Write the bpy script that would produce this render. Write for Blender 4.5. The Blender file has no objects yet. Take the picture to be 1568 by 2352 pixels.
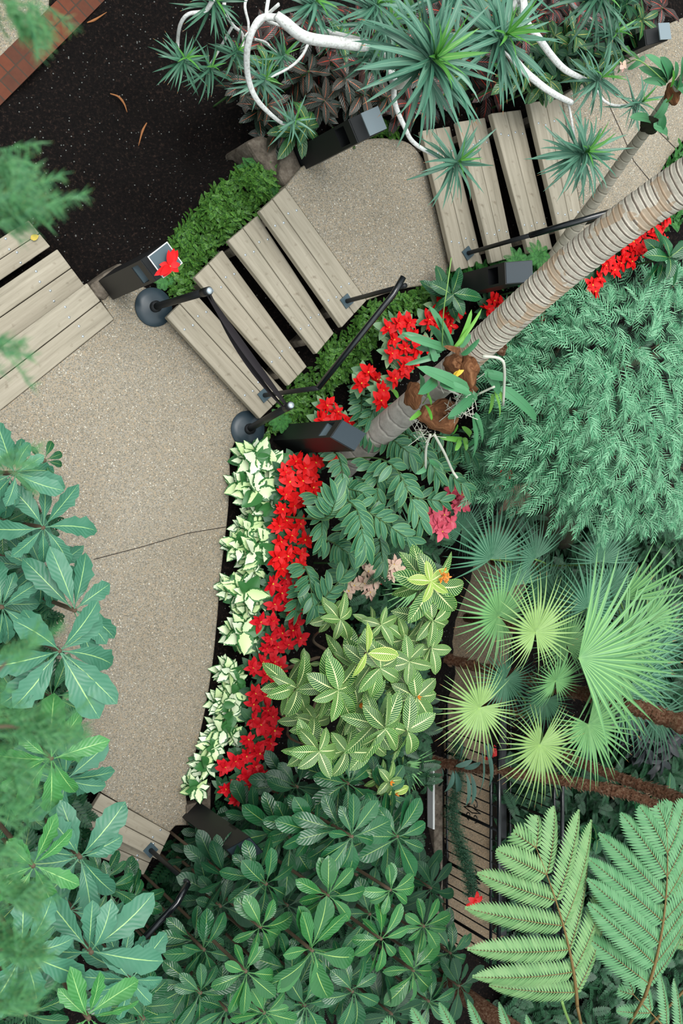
import bpy, math, random
import numpy as np
from mathutils import Vector, Matrix

SC = bpy.context.scene
COL = SC.collection
rng = np.random.default_rng(11)
random.seed(5)
PI = math.pi

# ------------------------------------------------------------------ camera
W, H, F = 1568, 2352, 2400.0
CAMZ = 7.4
nad = Vector((-1434.0, 96.0, -F)).normalized()      # straight down, in camera axes
zc = -nad
xc = (Vector((1, 0, 0)) - zc * zc.x).normalized()
yc = zc.cross(xc)
R = Matrix((xc, yc, zc))                             # camera -> world
cam_d = bpy.data.cameras.new('camera')
cam_d.sensor_width = 23.6
cam_d.sensor_fit = 'AUTO'
cam_d.lens = F / H * 23.6
cam_d.clip_end = 100
cam_d.dof.use_dof = True
cam_d.dof.focus_distance = 6.6
cam_d.dof.aperture_fstop = 2.8
cam = bpy.data.objects.new('camera', cam_d)
COL.objects.link(cam)
cam.matrix_world = Matrix.Translation((0, 0, CAMZ)) @ R.to_4x4()
SC.camera = cam


def c(r, g, b):
    f = lambda v: ((v / 255 + .055) / 1.055) ** 2.4 if v > 10 else v / 255 / 12.92
    return (f(r), f(g), f(b), 1.0)


# ------------------------------------------------------------------ light: overcast daylight through a glass roof
world = bpy.data.worlds.new('sky'); SC.world = world
world.use_nodes = True
wt = world.node_tree; wt.nodes.clear()
wo = wt.nodes.new('ShaderNodeOutputWorld'); wb = wt.nodes.new('ShaderNodeBackground')
tc = wt.nodes.new('ShaderNodeTexCoord'); sp = wt.nodes.new('ShaderNodeSeparateXYZ'); rp = wt.nodes.new('ShaderNodeValToRGB')
wt.links.new(tc.outputs['Generated'], sp.inputs[0]); wt.links.new(sp.outputs['Z'], rp.inputs[0])
wt.links.new(rp.outputs[0], wb.inputs[0]); wt.links.new(wb.outputs[0], wo.inputs[0])
rp.color_ramp.elements[0].position = 0.0; rp.color_ramp.elements[0].color = (.04, .05, .045, 1)
rp.color_ramp.elements[1].position = 0.9; rp.color_ramp.elements[1].color = (1.0, 1.05, 1.07, 1)
e = rp.color_ramp.elements.new(.25); e.color = (.18, .21, .22, 1)
e = rp.color_ramp.elements.new(.55); e.color = (.62, .69, .72, 1)
wb.inputs[1].default_value = 1.15
sun_d = bpy.data.lights.new('sun', 'SUN'); sun_d.energy = 1.5; sun_d.angle = math.radians(35); sun_d.color = (1, .98, .95)
sun = bpy.data.objects.new('sun', sun_d); COL.objects.link(sun)
sun.rotation_euler = (math.radians(-16), math.radians(-14), 0)
SC.view_settings.view_transform = 'Standard'
SC.view_settings.look = 'None'
SC.view_settings.gamma = 1
SC.view_settings.use_curve_mapping = False
SC.view_settings.exposure = 0.5
SC.cycles.max_bounces = 4
SC.cycles.diffuse_bounces = 2
SC.cycles.glossy_bounces = 2
SC.cycles.transmission_bounces = 2
SC.cycles.use_adaptive_sampling = True
SC.cycles.adaptive_threshold = 0.03
SC.cycles.use_denoising = True
SC.cycles.caustics_reflective = False
SC.cycles.caustics_refractive = False


# ------------------------------------------------------------------ placing points
def ray(px, py):
    return (R @ Vector(((px - W / 2) / F, -(py - H / 2) / F, -1.0)))


def P(px, py, z=0.0):
    """the place at height z whose image falls on px,py"""
    v = ray(px, py)
    return np.array(Vector((0, 0, CAMZ)) + v * ((CAMZ - z) / -v.z))


def mpp(px, py, z=0.0):
    """metres per pixel there"""
    v = ray(px, py)
    return (CAMZ - z) / -v.z / F


# ------------------------------------------------------------------ mesh helpers
def grid_faces(N, nu, nv):
    i = np.arange(nu - 1)[:, None] * nv + np.arange(nv - 1)[None, :]
    q = np.stack([i, i + nv, i + nv + 1, i + 1], -1).reshape(-1, 4)
    return (np.arange(N)[:, None, None] * (nu * nv) + q[None]).reshape(-1, 4)


def arr(x, N):
    return np.broadcast_to(np.asarray(x, float), (N,)).astype(float)


def centre(org, az, el, L, droop, n, curl=0.0):
    org = np.atleast_2d(np.asarray(org, float)); N = len(org)
    az, el, L, droop, curl = (arr(a, N) for a in (az, el, L, droop, curl))
    t = np.linspace(0, 1, n)
    p = el[:, None] - droop[:, None] * t
    a = az[:, None] + curl[:, None] * t
    T = np.stack([np.cos(p) * np.cos(a), np.cos(p) * np.sin(a), np.sin(p)], -1)
    S = np.stack([-np.sin(a), np.cos(a), 0 * a], -1)
    Nn = np.stack([-np.sin(p) * np.cos(a), -np.sin(p) * np.sin(a), np.cos(p)], -1)
    step = (T[:, :-1] + T[:, 1:]) / 2 * (L / (n - 1))[:, None, None]
    C = org[:, None] + np.concatenate([np.zeros((N, 1, 3)), np.cumsum(step, 1)], 1)
    return C, T, S, Nn


def leafset(org, az, el, L, Wd, droop=.3, prof=None, nu=7, nv=3, fold=.1, wave=0., nw=3, roll=0., curl=0.):
    C, T, S, Nn = centre(org, az, el, L, droop, nu, curl)
    N = len(C)
    Wd, roll = arr(Wd, N), arr(roll, N)
    t = np.linspace(0, 1, nu); s = np.linspace(-1, 1, nv)
    rnd = rng.random((N, 1))
    hw = (Wd[:, None] / 2) * prof(t[None, :] + 0 * rnd, rnd)
    hw = np.maximum(hw, 1e-4)
    S2 = S * np.cos(roll)[:, None, None] + Nn * np.sin(roll)[:, None, None]
    N2 = Nn * np.cos(roll)[:, None, None] - S * np.sin(roll)[:, None, None]
    up = fold * np.abs(s)[None, None, :] + wave * np.abs(s) * np.sin(2 * PI * nw * t[None, :, None] + 6.28 * rnd[:, :, None] + (s[None, None, :] > 0) * 1.7)
    V = C[:, :, None] + S2[:, :, None] * (s[None, None, :] * hw[:, :, None])[..., None] + N2[:, :, None] * (up * hw[:, :, None])[..., None]
    UV = np.stack(np.broadcast_arrays(t[None, :, None] + 0 * rnd[:, :, None], (s[None, None, :] + 1) / 2), -1)
    UV = np.broadcast_to(UV, (N, nu, nv, 2))
    return V.reshape(-1, 3), grid_faces(N, nu, nv), UV.reshape(-1, 2)


# outlines of leaves: half width along the leaf
def ell(t, r): return np.sin(PI * np.clip(t, 0, 1)) ** .75
def ovate(t, r): return np.sin(PI * np.clip(t, 0, 1) ** .72) ** .85
def obl(t, r): return (np.sin(PI * np.clip(t, 0, 1) ** 1.55) ** .62) * np.clip(t * 3, .12, 1)
def paddle(t, r): return np.where(t < .16, .07, np.sin(PI * np.clip((t - .14) / .86, 0, 1) ** 1.45) ** .62)
def lobed(t, r):
    b = np.where(t < .14, .06, np.sin(PI * np.clip((t - .12) / .88, 0, 1) ** 1.35) ** .6)
    return b * (1 + .17 * np.sin(t * 30 + r * 6.28) * np.clip(t * 2 - .3, 0, 1))
def sword(t, r): return np.minimum(1, (.45 + t * 3)) * (1 - t ** 2.2) ** .9
def strap(t, r): return np.minimum(1, .5 + t * 4) * np.sqrt(np.clip(1 - t ** 3, 0, 1))
def needle(t, r): return (1 - t) ** .6
def bract(t, r): return np.sin(PI * np.clip(t, 0, 1) ** .8) ** .8
def fanseg(t, r): return np.where(t < .36, t / .36, np.clip((1 - t) / .64, 0, 1) ** .85 * (1 - .15 * np.clip((t - .36) * 6, 0, 1)))


class MB:
    def __init__(s): s.V = []; s.F = []; s.U = []; s.n = 0
    def add(s, V, Fc, U=None, M=None):
        V = np.asarray(V, float)
        if M is not None:
            M = np.array(M); V = V @ M[:3, :3].T + M[:3, 3]
        s.V.append(V); s.F.append(np.asarray(Fc) + s.n); s.U.append(np.zeros((len(V), 2)) if U is None else np.asarray(U)); s.n += len(V)
        return s
    def leaves(s, *a, **k):
        M = k.pop('M', None)
        return s.add(*leafset(*a, **k), M=M)
    def tube(s, pts, r, n=8, cap=True, useg=1.0):
        pts = np.asarray(pts, float); m = len(pts); r = arr(r, m)
        T = np.gradient(pts, axis=0); T /= np.linalg.norm(T, axis=1)[:, None] + 1e-9
        ref = np.array([0, 0, 1.]) if abs(T[:, 2]).mean() < .8 else np.array([1., 0, 0])
        A = np.cross(T, ref); A /= np.linalg.norm(A, axis=1)[:, None] + 1e-9
        B = np.cross(T, A)
        th = np.linspace(0, 2 * PI, n + 1)
        ring = A[:, None] * np.cos(th)[None, :, None] + B[:, None] * np.sin(th)[None, :, None]
        V = pts[:, None] + ring * r[:, None, None]
        d = np.concatenate([[0], np.cumsum(np.linalg.norm(np.diff(pts, axis=0), axis=1))])
        U = np.stack(np.broadcast_arrays(d[:, None] * useg, (th / 2 / PI)[None]), -1)
        if cap:
            V = np.concatenate([pts[:1, None] + ring[:1] * 1e-4, V, pts[-1:, None] + ring[-1:] * 1e-4]); U = np.concatenate([U[:1], U, U[-1:]]); m += 2
        return s.add(V.reshape(-1, 3), grid_faces(1, m, n + 1), U.reshape(-1, 2))
    def lathe(s, prof, centre=(0, 0, 0), n=32):
        th = np.linspace(0, 2 * PI, n + 1)
        V = np.array([[(r * math.cos(a) + centre[0], r * math.sin(a) + centre[1], z + centre[2]) for a in th] for r, z in prof])
        return s.add(V.reshape(-1, 3), grid_faces(1, len(prof), n + 1)[:, ::-1])
    def box(s, sx, sy, sz, M=None, at=(0, 0, 0)):
        V = np.array([[x * sx / 2, y * sy / 2, z * sz / 2] for x in (-1, 1) for y in (-1, 1) for z in (-1, 1)]) + np.array(at)
        return s.add(V, [[0, 1, 3, 2], [4, 6, 7, 5], [0, 4, 5, 1], [2, 3, 7, 6], [0, 2, 6, 4], [1, 5, 7, 3]], M=M)
    def hexa(s, top, bot):
        V = np.array(list(bot) + list(top), float)
        return s.add(V, [[3, 2, 1, 0], [4, 5, 6, 7], [0, 1, 5, 4], [1, 2, 6, 5], [2, 3, 7, 6], [3, 0, 4, 7]])
    def mesh(s, name, mat, smooth=True):
        me = bpy.data.meshes.new(name)
        V = np.concatenate(s.V); Fc = np.concatenate(s.F).astype(np.int32); U = np.concatenate(s.U)
        me.vertices.add(len(V)); me.vertices.foreach_set('co', V.astype(np.float32).ravel())
        me.loops.add(Fc.size); me.loops.foreach_set('vertex_index', Fc.ravel())
        me.polygons.add(len(Fc)); me.polygons.foreach_set('loop_start', np.arange(0, Fc.size, 4, dtype=np.int32))
        me.polygons.foreach_set('loop_total', np.full(len(Fc), 4, np.int32))
        me.polygons.foreach_set('use_smooth', np.full(len(Fc), smooth))
        uv = me.uv_layers.new(name='UVMap'); uv.data.foreach_set('uv', U[Fc.ravel()].astype(np.float32).ravel())
        me.update(); me.validate()
        me.materials.append(mat)
        return me
    def build(s, name, mat, parent=None, smooth=True, origin=None):
        if origin is not None:
            s.V = [v - np.asarray(origin) for v in s.V]
        o = bpy.data.objects.new(name, s.mesh(name, mat, smooth)); COL.objects.link(o)
        if origin is not None: o.location = origin
        if parent is not None:
            o.parent = parent
        return o


def tag(o, label, cat, group=None, kind=None):
    o['label'] = label
    if cat: o['category'] = cat
    if group: o['group'] = group
    if kind: o['kind'] = kind
    return o


def empty(name, loc, rz=0):
    o = bpy.data.objects.new(name, None); COL.objects.link(o)
    o.location = loc; o.rotation_euler = (0, 0, rz); o.empty_display_size = .1
    return o


def thing(name, label, cat, loc=(0, 0, 0), rz=0, group=None):
    return tag(empty(name, loc, rz), label, cat, group)


def copy_tree(o, parent=None):
    k = o.copy(); COL.objects.link(k)
    if parent is not None: k.parent = parent
    for ch in list(o.children):
        copy_tree(ch, k)
    return k


def world_part(mb, name, mat, root, smooth=True):
    """mb holds world coordinates; the root is an unrotated Empty"""
    mb.V = [v - np.asarray(root.location) for v in mb.V]
    return mb.build(name, mat, root, smooth)


def smooth_line(pts, n=10):
    """Catmull-Rom through the points"""
    p = [np.asarray(q, float) for q in pts]
    p = [2 * p[0] - p[1]] + p + [2 * p[-1] - p[-2]]
    out = []
    for i in range(1, len(p) - 2):
        for k in range(n):
            t = k / n
            out.append(.5 * (2 * p[i] + (p[i + 1] - p[i - 1]) * t + (2 * p[i - 1] - 5 * p[i] + 4 * p[i + 1] - p[i + 2]) * t * t + (3 * p[i] - p[i - 1] - 3 * p[i + 1] + p[i + 2]) * t ** 3))
    out.append(p[-2])
    return np.array(out)


# ------------------------------------------------------------------ materials
class NT:
    def __init__(s, name):
        s.m = bpy.data.materials.new(name); s.m.use_nodes = True
        s.t = s.m.node_tree; s.b = s.t.nodes['Principled BSDF']
    def n(s, k, **kw):
        x = s.t.nodes.new(k)
        for a, v in kw.items(): setattr(x, a, v)
        return x
    def l(s, a, b): s.t.links.new(a, b)
    def math(s, op, a, b=None, cc=None):
        x = s.n('ShaderNodeMath', operation=op)
        for i, v in enumerate((a, b, cc)):
            if v is None: continue
            if isinstance(v, (int, float)): x.inputs[i].default_value = v
            else: s.l(v, x.inputs[i])
        return x.outputs[0]
    def mix(s, f, a, b, mode='MIX'):
        x = s.n('ShaderNodeMix', data_type='RGBA', blend_type=mode)
        for i, v in ((0, f), (6, a), (7, b)):
            if isinstance(v, (int, float)): x.inputs[i].default_value = v
            elif isinstance(v, tuple): x.inputs[i].default_value = v
            else: s.l(v, x.inputs[i])
        return x.outputs[2]
    def noise(s, scale, detail=4, vec=None, rough=.5):
        x = s.n('ShaderNodeTexNoise'); x.inputs['Scale'].default_value = scale; x.inputs['Detail'].default_value = detail; x.inputs['Roughness'].default_value = rough
        if vec is not None: s.l(vec, x.inputs['Vector'])
        return x.outputs[0]
    def coord(s, which='Object', scale=None):
        x = s.n('ShaderNodeTexCoord'); o = x.outputs[which]
        if scale:
            mp = s.n('ShaderNodeMapping'); mp.inputs['Scale'].default_value = scale; s.l(o, mp.inputs[0]); o = mp.outputs[0]
        return o
    def ramp(s, f, stops):
        x = s.n('ShaderNodeValToRGB'); s.l(f, x.inputs[0]); els = x.color_ramp.elements
        els[0].position, els[0].color = stops[0]; els[1].position, els[1].color = stops[-1]
        for p, col in stops[1:-1]:
            e = els.new(p); e.color = col
        return x.outputs[0]
    def bump(s, h, st=.3, dist=.01):
        x = s.n('ShaderNodeBump'); x.inputs['Strength'].default_value = st; x.inputs['Distance'].default_value = dist
        s.l(h, x.inputs['Height']); s.l(x.outputs[0], s.b.inputs['Normal'])
    def col(s, v):
        if isinstance(v, tuple): s.b.inputs['Base Color'].default_value = v
        else: s.l(v, s.b.inputs['Base Color'])
    def done(s, rough=.6, spec=.5, metal=0):
        s.b.inputs['Roughness'].default_value = rough; s.b.inputs['Specular IOR Level'].default_value = spec; s.b.inputs['Metallic'].default_value = metal
        return s.m


def plain(name, col, rough=.5, metal=0, spec=.5):
    t = NT(name); t.col(col); return t.done(rough, spec, metal)


def leafmat(name, base, alt, vein=None, vw=.05, edge=None, ew=.86, side=0, sidek=.6, sidew=.5, sidecol=None, rough=.4, spec=.5, bump=0., cream=None, tip=None):
    """base/alt vary from leaf to leaf; vein = midrib; side = number of side veins; edge = margin; cream = pale centre"""
    t = NT(name)
    uv = t.coord('UV'); sp = t.n('ShaderNodeSeparateXYZ'); t.l(uv, sp.inputs[0]); u, v = sp.outputs[0], sp.outputs[1]
    d = t.math('MULTIPLY', t.math('ABSOLUTE', t.math('SUBTRACT', v, .5)), 2)
    g = t.n('ShaderNodeNewGeometry'); r = g.outputs['Random Per Island']
    col = t.mix(r, base, alt)
    nz = t.noise(9, 3, t.coord('Object'))
    col = t.mix(t.math('MULTIPLY', nz, .35), col, tuple([x * .6 for x in base[:3]] + [1]))
    r2 = t.math('FRACT', t.math('MULTIPLY', r, 17.3))
    if cream:
        e1 = t.math('ADD', d, t.math('MULTIPLY', t.noise(60, 3, t.coord('Object')), .75))
        fac = t.math('LESS_THAN', t.math('ADD', e1, t.math('MULTIPLY', t.math('ABSOLUTE', t.math('SUBTRACT', u, .52)), .5)), 1.16)
        big = t.math('LESS_THAN', r2, .9)
        col = t.mix(t.math('MULTIPLY', fac, big), col, t.mix(r, cream[0], cream[1]))
    if side:
        sv = t.math('FRACT', t.math('SUBTRACT', t.math('MULTIPLY', u, side), t.math('MULTIPLY', d, side * sidek * .35)))
        tri = t.math('ABSOLUTE', t.math('SUBTRACT', sv, .5))
        m = t.math('LESS_THAN', tri, sidew * .5)
        if sidecol:
            col = t.mix(m, col, sidecol)
        if bump:
            t.bump(tri, bump, .01)
    if edge:
        col = t.mix(t.math('GREATER_THAN', d, ew), col, edge)
    if vein:
        lim = t.math('MULTIPLY', t.math('SUBTRACT', 1.25, u), vw)
        col = t.mix(t.math('LESS_THAN', d, lim), col, vein)
    if tip:
        col = t.mix(t.math('MULTIPLY', t.math('GREATER_THAN', u, .93), t.math('GREATER_THAN', r2, .5)), col, tip)
    t.col(col)
    return t.done(rough, spec)


M = {}
# exposed-aggregate concrete
t = NT('aggregate')
co = t.coord('Object')
vo = t.n('ShaderNodeTexVoronoi'); vo.inputs['Scale'].default_value = 150; t.l(co, vo.inputs['Vector'])
ss = t.n('ShaderNodeSeparateColor'); t.l(vo.outputs['Color'], ss.inputs[0])
peb = t.ramp(ss.outputs[0], [(0, c(104, 98, 86)), (.35, c(140, 133, 118)), (.6, c(162, 152, 133)), (.82, c(172, 150, 120)), (.93, c(150, 148, 142)), (.975, c(170, 165, 152)), (1, c(235, 230, 215))])
big = t.noise(1.1, 4, co)
peb = t.mix(t.math('MULTIPLY', big, .35), peb, c(158, 152, 138))
st = t.ramp(t.noise(.9, 5, co, .6), [(.35, (1, 1, 1, 1)), (.75, (.78, .75, .70, 1))])
col = t.mix(.75, peb, st, 'MULTIPLY'); t.col(col)
t.bump(vo.outputs['Distance'], .25, .004)
M['aggregate'] = t.done(.75, .3)
m2_ = M['aggregate'].copy(); m2_.name = 'shade_brown_aggregate'; M['shade_brown_aggregate'] = m2_  # darker brown copy: tree shade over the sunken walk put into the colour
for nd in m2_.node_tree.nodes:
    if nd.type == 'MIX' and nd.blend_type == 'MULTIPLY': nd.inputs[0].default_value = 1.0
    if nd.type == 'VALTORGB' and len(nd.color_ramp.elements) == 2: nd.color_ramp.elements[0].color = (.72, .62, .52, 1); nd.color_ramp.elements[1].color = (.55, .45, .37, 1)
# weathered boards, grain along the board's own x
t = NT('weathered_wood')
co = t.coord('Object'); inf = t.n('ShaderNodeObjectInfo')
mp = t.n('ShaderNodeMapping'); mp.inputs['Scale'].default_value = (1.6, 26, 26); t.l(co, mp.inputs[0])
av = t.n('ShaderNodeVectorMath', operation='ADD'); t.l(mp.outputs[0], av.inputs[0])
cmb = t.n('ShaderNodeCombineXYZ'); t.l(t.math('MULTIPLY', inf.outputs['Random'], 37), cmb.inputs[0]); t.l(t.math('MULTIPLY', inf.outputs['Random'], 91), cmb.inputs[1]); t.l(cmb.outputs[0], av.inputs[1])
g1 = t.noise(1.0, 6, av.outputs[0], .65)
wood = t.ramp(g1, [(.25, c(118, 110, 96)), (.42, c(158, 150, 132)), (.6, c(174, 165, 147)), (.8, c(194, 186, 168))])
spots = t.ramp(t.noise(14, 3, co), [(.62, (1, 1, 1, 1)), (.74, (.55, .52, .48, 1))])
wood = t.mix(.8, wood, spots, 'MULTIPLY')
wood = t.mix(t.math('MULTIPLY', inf.outputs['Random'], .25), wood, c(146, 134, 114))
t.col(wood); t.bump(g1, .35, .006)
M['wood'] = t.done(.7, .3)
# black potting soil
t = NT('dark_soil')
co = t.coord('Object')
n1 = t.noise(45, 6, co, .75)
so = t.ramp(n1, [(.35, c(9, 8, 8)), (.55, c(24, 19, 17)), (.72, c(70, 54, 46))])
vo = t.n('ShaderNodeTexVoronoi'); vo.inputs['Scale'].default_value = 55; t.l(co, vo.inputs['Vector'])
s2 = t.n('ShaderNodeSeparateColor'); t.l(vo.outputs['Color'], s2.inputs[0])
sm = t.math('MULTIPLY', t.math('GREATER_THAN', s2.outputs[0], .93), t.math('LESS_THAN', vo.outputs['Distance'], .28))
so = t.mix(sm, so, c(120, 122, 118))
t.col(so); t.bump(n1, .8, .03)
M['soil'] = t.done(.9, .15)
# brick edging
t = NT('red_brick')
br = t.n('ShaderNodeTexBrick'); br.offset = 0; br.inputs['Scale'].default_value = 1
for k, v in (('Color1', c(112, 64, 46)), ('Color2', c(88, 56, 44)), ('Mortar', c(74, 60, 50))): br.inputs[k].default_value = v
br.inputs['Mortar Size'].default_value = .006; br.inputs['Brick Width'].default_value = .085; br.inputs['Row Height'].default_value = .42
t.l(t.coord('Object'), br.inputs[0])
t.col(t.mix(.5, br.outputs[0], t.ramp(t.noise(25, 5, t.coord('Object')), [(.3, (.75, .75, .75, 1)), (.8, (1.2, 1.1, 1.05, 1))]), 'MULTIPLY'))
M['brick'] = t.done(.85, .2)
# rough concrete
t = NT('rough_concrete'); n1 = t.noise(14, 7, t.coord('Object'), .7)
t.col(t.ramp(n1, [(.3, c(60, 54, 46)), (.55, c(112, 102, 90)), (.8, c(150, 142, 130))])); t.bump(n1, .5, .02)
M['concrete'] = t.done(.85, .2)
t = NT('mossy_rock'); n1 = t.noise(9, 7, t.coord('Object'), .7)
t.col(t.ramp(n1, [(.3, c(22, 24, 18)), (.5, c(54, 52, 42)), (.62, c(44, 62, 34)), (.8, c(104, 98, 86))])); t.bump(n1, .7, .04)
M['rock'] = t.done(.9, .2)
M['black'] = plain('black_powder_coat', c(20, 22, 24), .5)
M['rail'] = plain('black_gloss_rail', c(14, 18, 22), .18, spec=.9)
M['slate'] = plain('blue_grey_metal', c(64, 84, 92), .42)
M['plate'] = plain('grey_sign_plate', c(128, 142, 148), .45)
M['white'] = plain('white_paint', c(225, 228, 225), .5)
M['steel'] = plain('galvanised_steel', c(190, 200, 205), .3, .7)
M['belt'] = plain('black_webbing', c(34, 28, 32), .8)
M['darkbase'] = plain('dark_grey_cast_base', c(46, 60, 68), .33)
M['line'] = plain('dark_joint', c(62, 54, 46), .9)
M['red_ribbon'] = plain('red_ribbon', c(215, 20, 18), .4)
M['iron'] = plain('wrought_iron', c(12, 13, 15), .4)
# plants
M['big_leaf'] = leafmat('big_leaf', c(52, 116, 86), c(80, 140, 110), vein=c(165, 205, 130), vw=.06, side=11, sidek=.55, bump=.25, rough=.42)
M['young_leaf'] = leafmat('young_leaf', c(56, 132, 60), c(84, 154, 84), vein=c(170, 215, 130), vw=.06, side=11, sidek=.55, bump=.3, rough=.35)
M['gloss_leaf'] = leafmat('gloss_leaf', c(26, 80, 46), c(42, 104, 60), vein=c(140, 170, 90), vw=.06, side=11, sidek=.55, bump=.3, rough=.24, spec=.5)
M['gloss_bright'] = leafmat('gloss_bright', c(34, 92, 46), c(58, 124, 62), vein=c(160, 190, 100), vw=.06, side=11, sidek=.55, bump=.3, rough=.24, spec=.5)
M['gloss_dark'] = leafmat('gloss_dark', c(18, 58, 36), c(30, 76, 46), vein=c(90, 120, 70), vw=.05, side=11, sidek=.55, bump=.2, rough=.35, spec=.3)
M['zebra'] = leafmat('zebra_leaf', c(20, 78, 32), c(48, 112, 34), vein=c(225, 235, 165), vw=.085, edge=c(110, 160, 60), ew=.94, side=15, sidek=.5, sidew=.19, sidecol=c(206, 226, 150), bump=.2, rough=.42)
M['zebra_young'] = leafmat('zebra_young_leaf', c(78, 134, 34), c(104, 156, 44), vein=c(240, 245, 170), vw=.10, edge=c(225, 240, 130), ew=.9, side=15, sidek=.5, sidew=.34, sidecol=c(220, 236, 130), bump=.2, rough=.42)
M['dieff'] = leafmat('cream_variegated_leaf', c(42, 100, 50), c(64, 124, 62), cream=(c(240, 250, 222), c(214, 240, 168)), rough=.42)
M['red'] = leafmat('red_bract', c(214, 10, 14), c(244, 22, 24), rough=.5, spec=.25, vein=c(170, 5, 16), vw=.03)
M['red2'] = leafmat('deep_red_bract', c(196, 10, 24), c(228, 20, 40), rough=.5, spec=.25, vein=c(150, 5, 16), vw=.03)
M['pink'] = leafmat('pink_bract', c(206, 70, 92), c(226, 98, 116), rough=.5, vein=c(190, 50, 80), vw=.04)
M['blush'] = leafmat('blush_bract', c(222, 200, 172), c(226, 170, 160), rough=.5, vein=c(170, 170, 110), vw=.06)
M['poin_leaf'] = leafmat('poinsettia_leaf', c(38, 84, 52), c(60, 104, 66), vein=c(90, 130, 80), vw=.04, rough=.5)
M['poin_pale'] = leafmat('pale_poinsettia_leaf', c(96, 140, 100), c(165, 190, 140), rough=.5)
M['dracaena'] = leafmat('dracaena_leaf', c(56, 112, 88), c(104, 150, 126), vein=c(140, 180, 150), vw=.07, rough=.4, tip=c(140, 100, 60))
M['dracaena_dark'] = leafmat('dark_dracaena_leaf', c(36, 84, 60), c(84, 138, 108), vein=c(110, 150, 120), vw=.06, rough=.4, tip=c(150, 110, 60))
M['dracaena_core'] = leafmat('young_dracaena_leaf', c(70, 140, 56), c(104, 168, 78), vein=c(150, 190, 100), vw=.06, rough=.4)
M['croton'] = leafmat('bronze_leaf', c(30, 50, 38), c(66, 62, 52), vein=c(206, 110, 70), vw=.07, side=9, sidek=.6, bump=.3, rough=.32)
M['croton_red'] = leafmat('red_veined_leaf', c(34, 44, 36), c(74, 48, 44), vein=c(204, 66, 46), vw=.09, side=9, sidek=.6, bump=.3, rough=.32)
M['croton_green'] = leafmat('green_yellow_veined_leaf', c(40, 84, 48), c(60, 110, 56), vein=c(196, 190, 90), vw=.07, side=9, sidek=.6, bump=.3, rough=.32)
M['cane'] = leafmat('cane_leaf', c(44, 104, 70), c(76, 132, 96), vein=c(130, 180, 130), vw=.05, edge=c(150, 190, 110), ew=.92, rough=.42)
M['fan'] = leafmat('fan_palm_leaf', c(92, 150, 92), c(122, 176, 114), vein=c(150, 200, 120), vw=.2, rough=.45, tip=c(170, 130, 80))
M['fan_yellow'] = leafmat('yellow_green_fan_leaf', c(124, 160, 94), c(150, 182, 116), vein=c(170, 208, 110), vw=.2, rough=.45, tip=c(180, 140, 80))
M['fan_blue'] = leafmat('blue_green_fan_leaf', c(50, 112, 80), c(82, 140, 108), vein=c(150, 200, 160), vw=.14, rough=.45)
M['fan_dark'] = leafmat('dark_fan_leaf', c(36, 84, 58), c(58, 112, 78), vein=c(90, 140, 100), vw=.1, rough=.5)
M['tree_fern'] = leafmat('tree_fern_leaf', c(104, 148, 90), c(132, 170, 110), rough=.55, vein=c(90, 150, 80), vw=.1)
M['tree_fern2'] = leafmat('blue_tree_fern_leaf', c(84, 140, 92), c(110, 160, 112), rough=.55, vein=c(80, 150, 80), vw=.1)
M['rachis'] = plain('fern_rachis', c(120, 96, 52), .6)
M['yew'] = leafmat('needle_leaf', c(50, 126, 82), c(136, 194, 150), rough=.45)
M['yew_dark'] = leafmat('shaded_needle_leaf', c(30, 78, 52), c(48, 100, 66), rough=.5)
M['feather'] = leafmat('feathery_leaf', c(44, 112, 66), c(86, 148, 80), rough=.5, tip=c(190, 170, 80))
M['moss'] = leafmat('clubmoss', c(30, 84, 28), c(104, 156, 56), rough=.6)
M['fern_green'] = leafmat('sword_fern', c(36, 98, 38), c(66, 134, 54), rough=.55)
M['under'] = leafmat('dark_undergrowth', c(28, 66, 40), c(46, 94, 60), rough=.5)
M['mondo'] = leafmat('black_leaf', c(16, 22, 24), c(36, 42, 44), rough=.4)
M['orchid'] = leafmat('orchid_leaf', c(58, 124, 78), c(92, 154, 106), vein=c(50, 100, 60), vw=.03, rough=.35)
M['orchid_lime'] = leafmat('lime_orchid_leaf', c(88, 160, 56), c(130, 190, 84), rough=.35)
M['pale_fibre'] = leafmat('pale_fibre', c(120, 78, 54), c(214, 188, 158), rough=.8)
M['hanging'] = leafmat('grey_green_strap_leaf', c(60, 104, 90), c(96, 134, 118), vein=c(60, 90, 80), vw=.04, rough=.45)
M['stem'] = plain('green_stem', c(62, 96, 50), .6)
M['petiole'] = plain('pale_petiole', c(130, 170, 90), .5)
M['twig'] = plain('brown_twig', c(96, 80, 62), .8)
M['yellow'] = plain('yellow_flower', c(230, 190, 60), .5)
M['orange'] = plain('orange_flower', c(214, 130, 36), .5)
M['root'] = plain('pale_root', c(206, 206, 190), .6)
M['dead'] = plain('dead_leaf', c(150, 96, 52), .7)
M['dead_yellow'] = plain('yellow_dead_leaf', c(206, 178, 70), .7)
t = NT('pale_bark'); n1 = t.noise(60, 5, t.coord('Object')); t.col(t.ramp(n1, [(.3, c(196, 194, 188)), (.5, c(232, 233, 228)), (.8, c(246, 247, 244))])); t.bump(n1, .3, .01); M['pale_bark'] = t.done(.7, .2)
t = NT('husk'); n1 = t.noise(6, 7, t.coord('Object', (1, 1, 9)), .7); t.col(t.ramp(n1, [(.3, c(64, 38, 22)), (.5, c(118, 76, 48)), (.75, c(176, 128, 90))])); t.bump(n1, .8, .02); M['husk'] = t.done(.8, .2)
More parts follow.
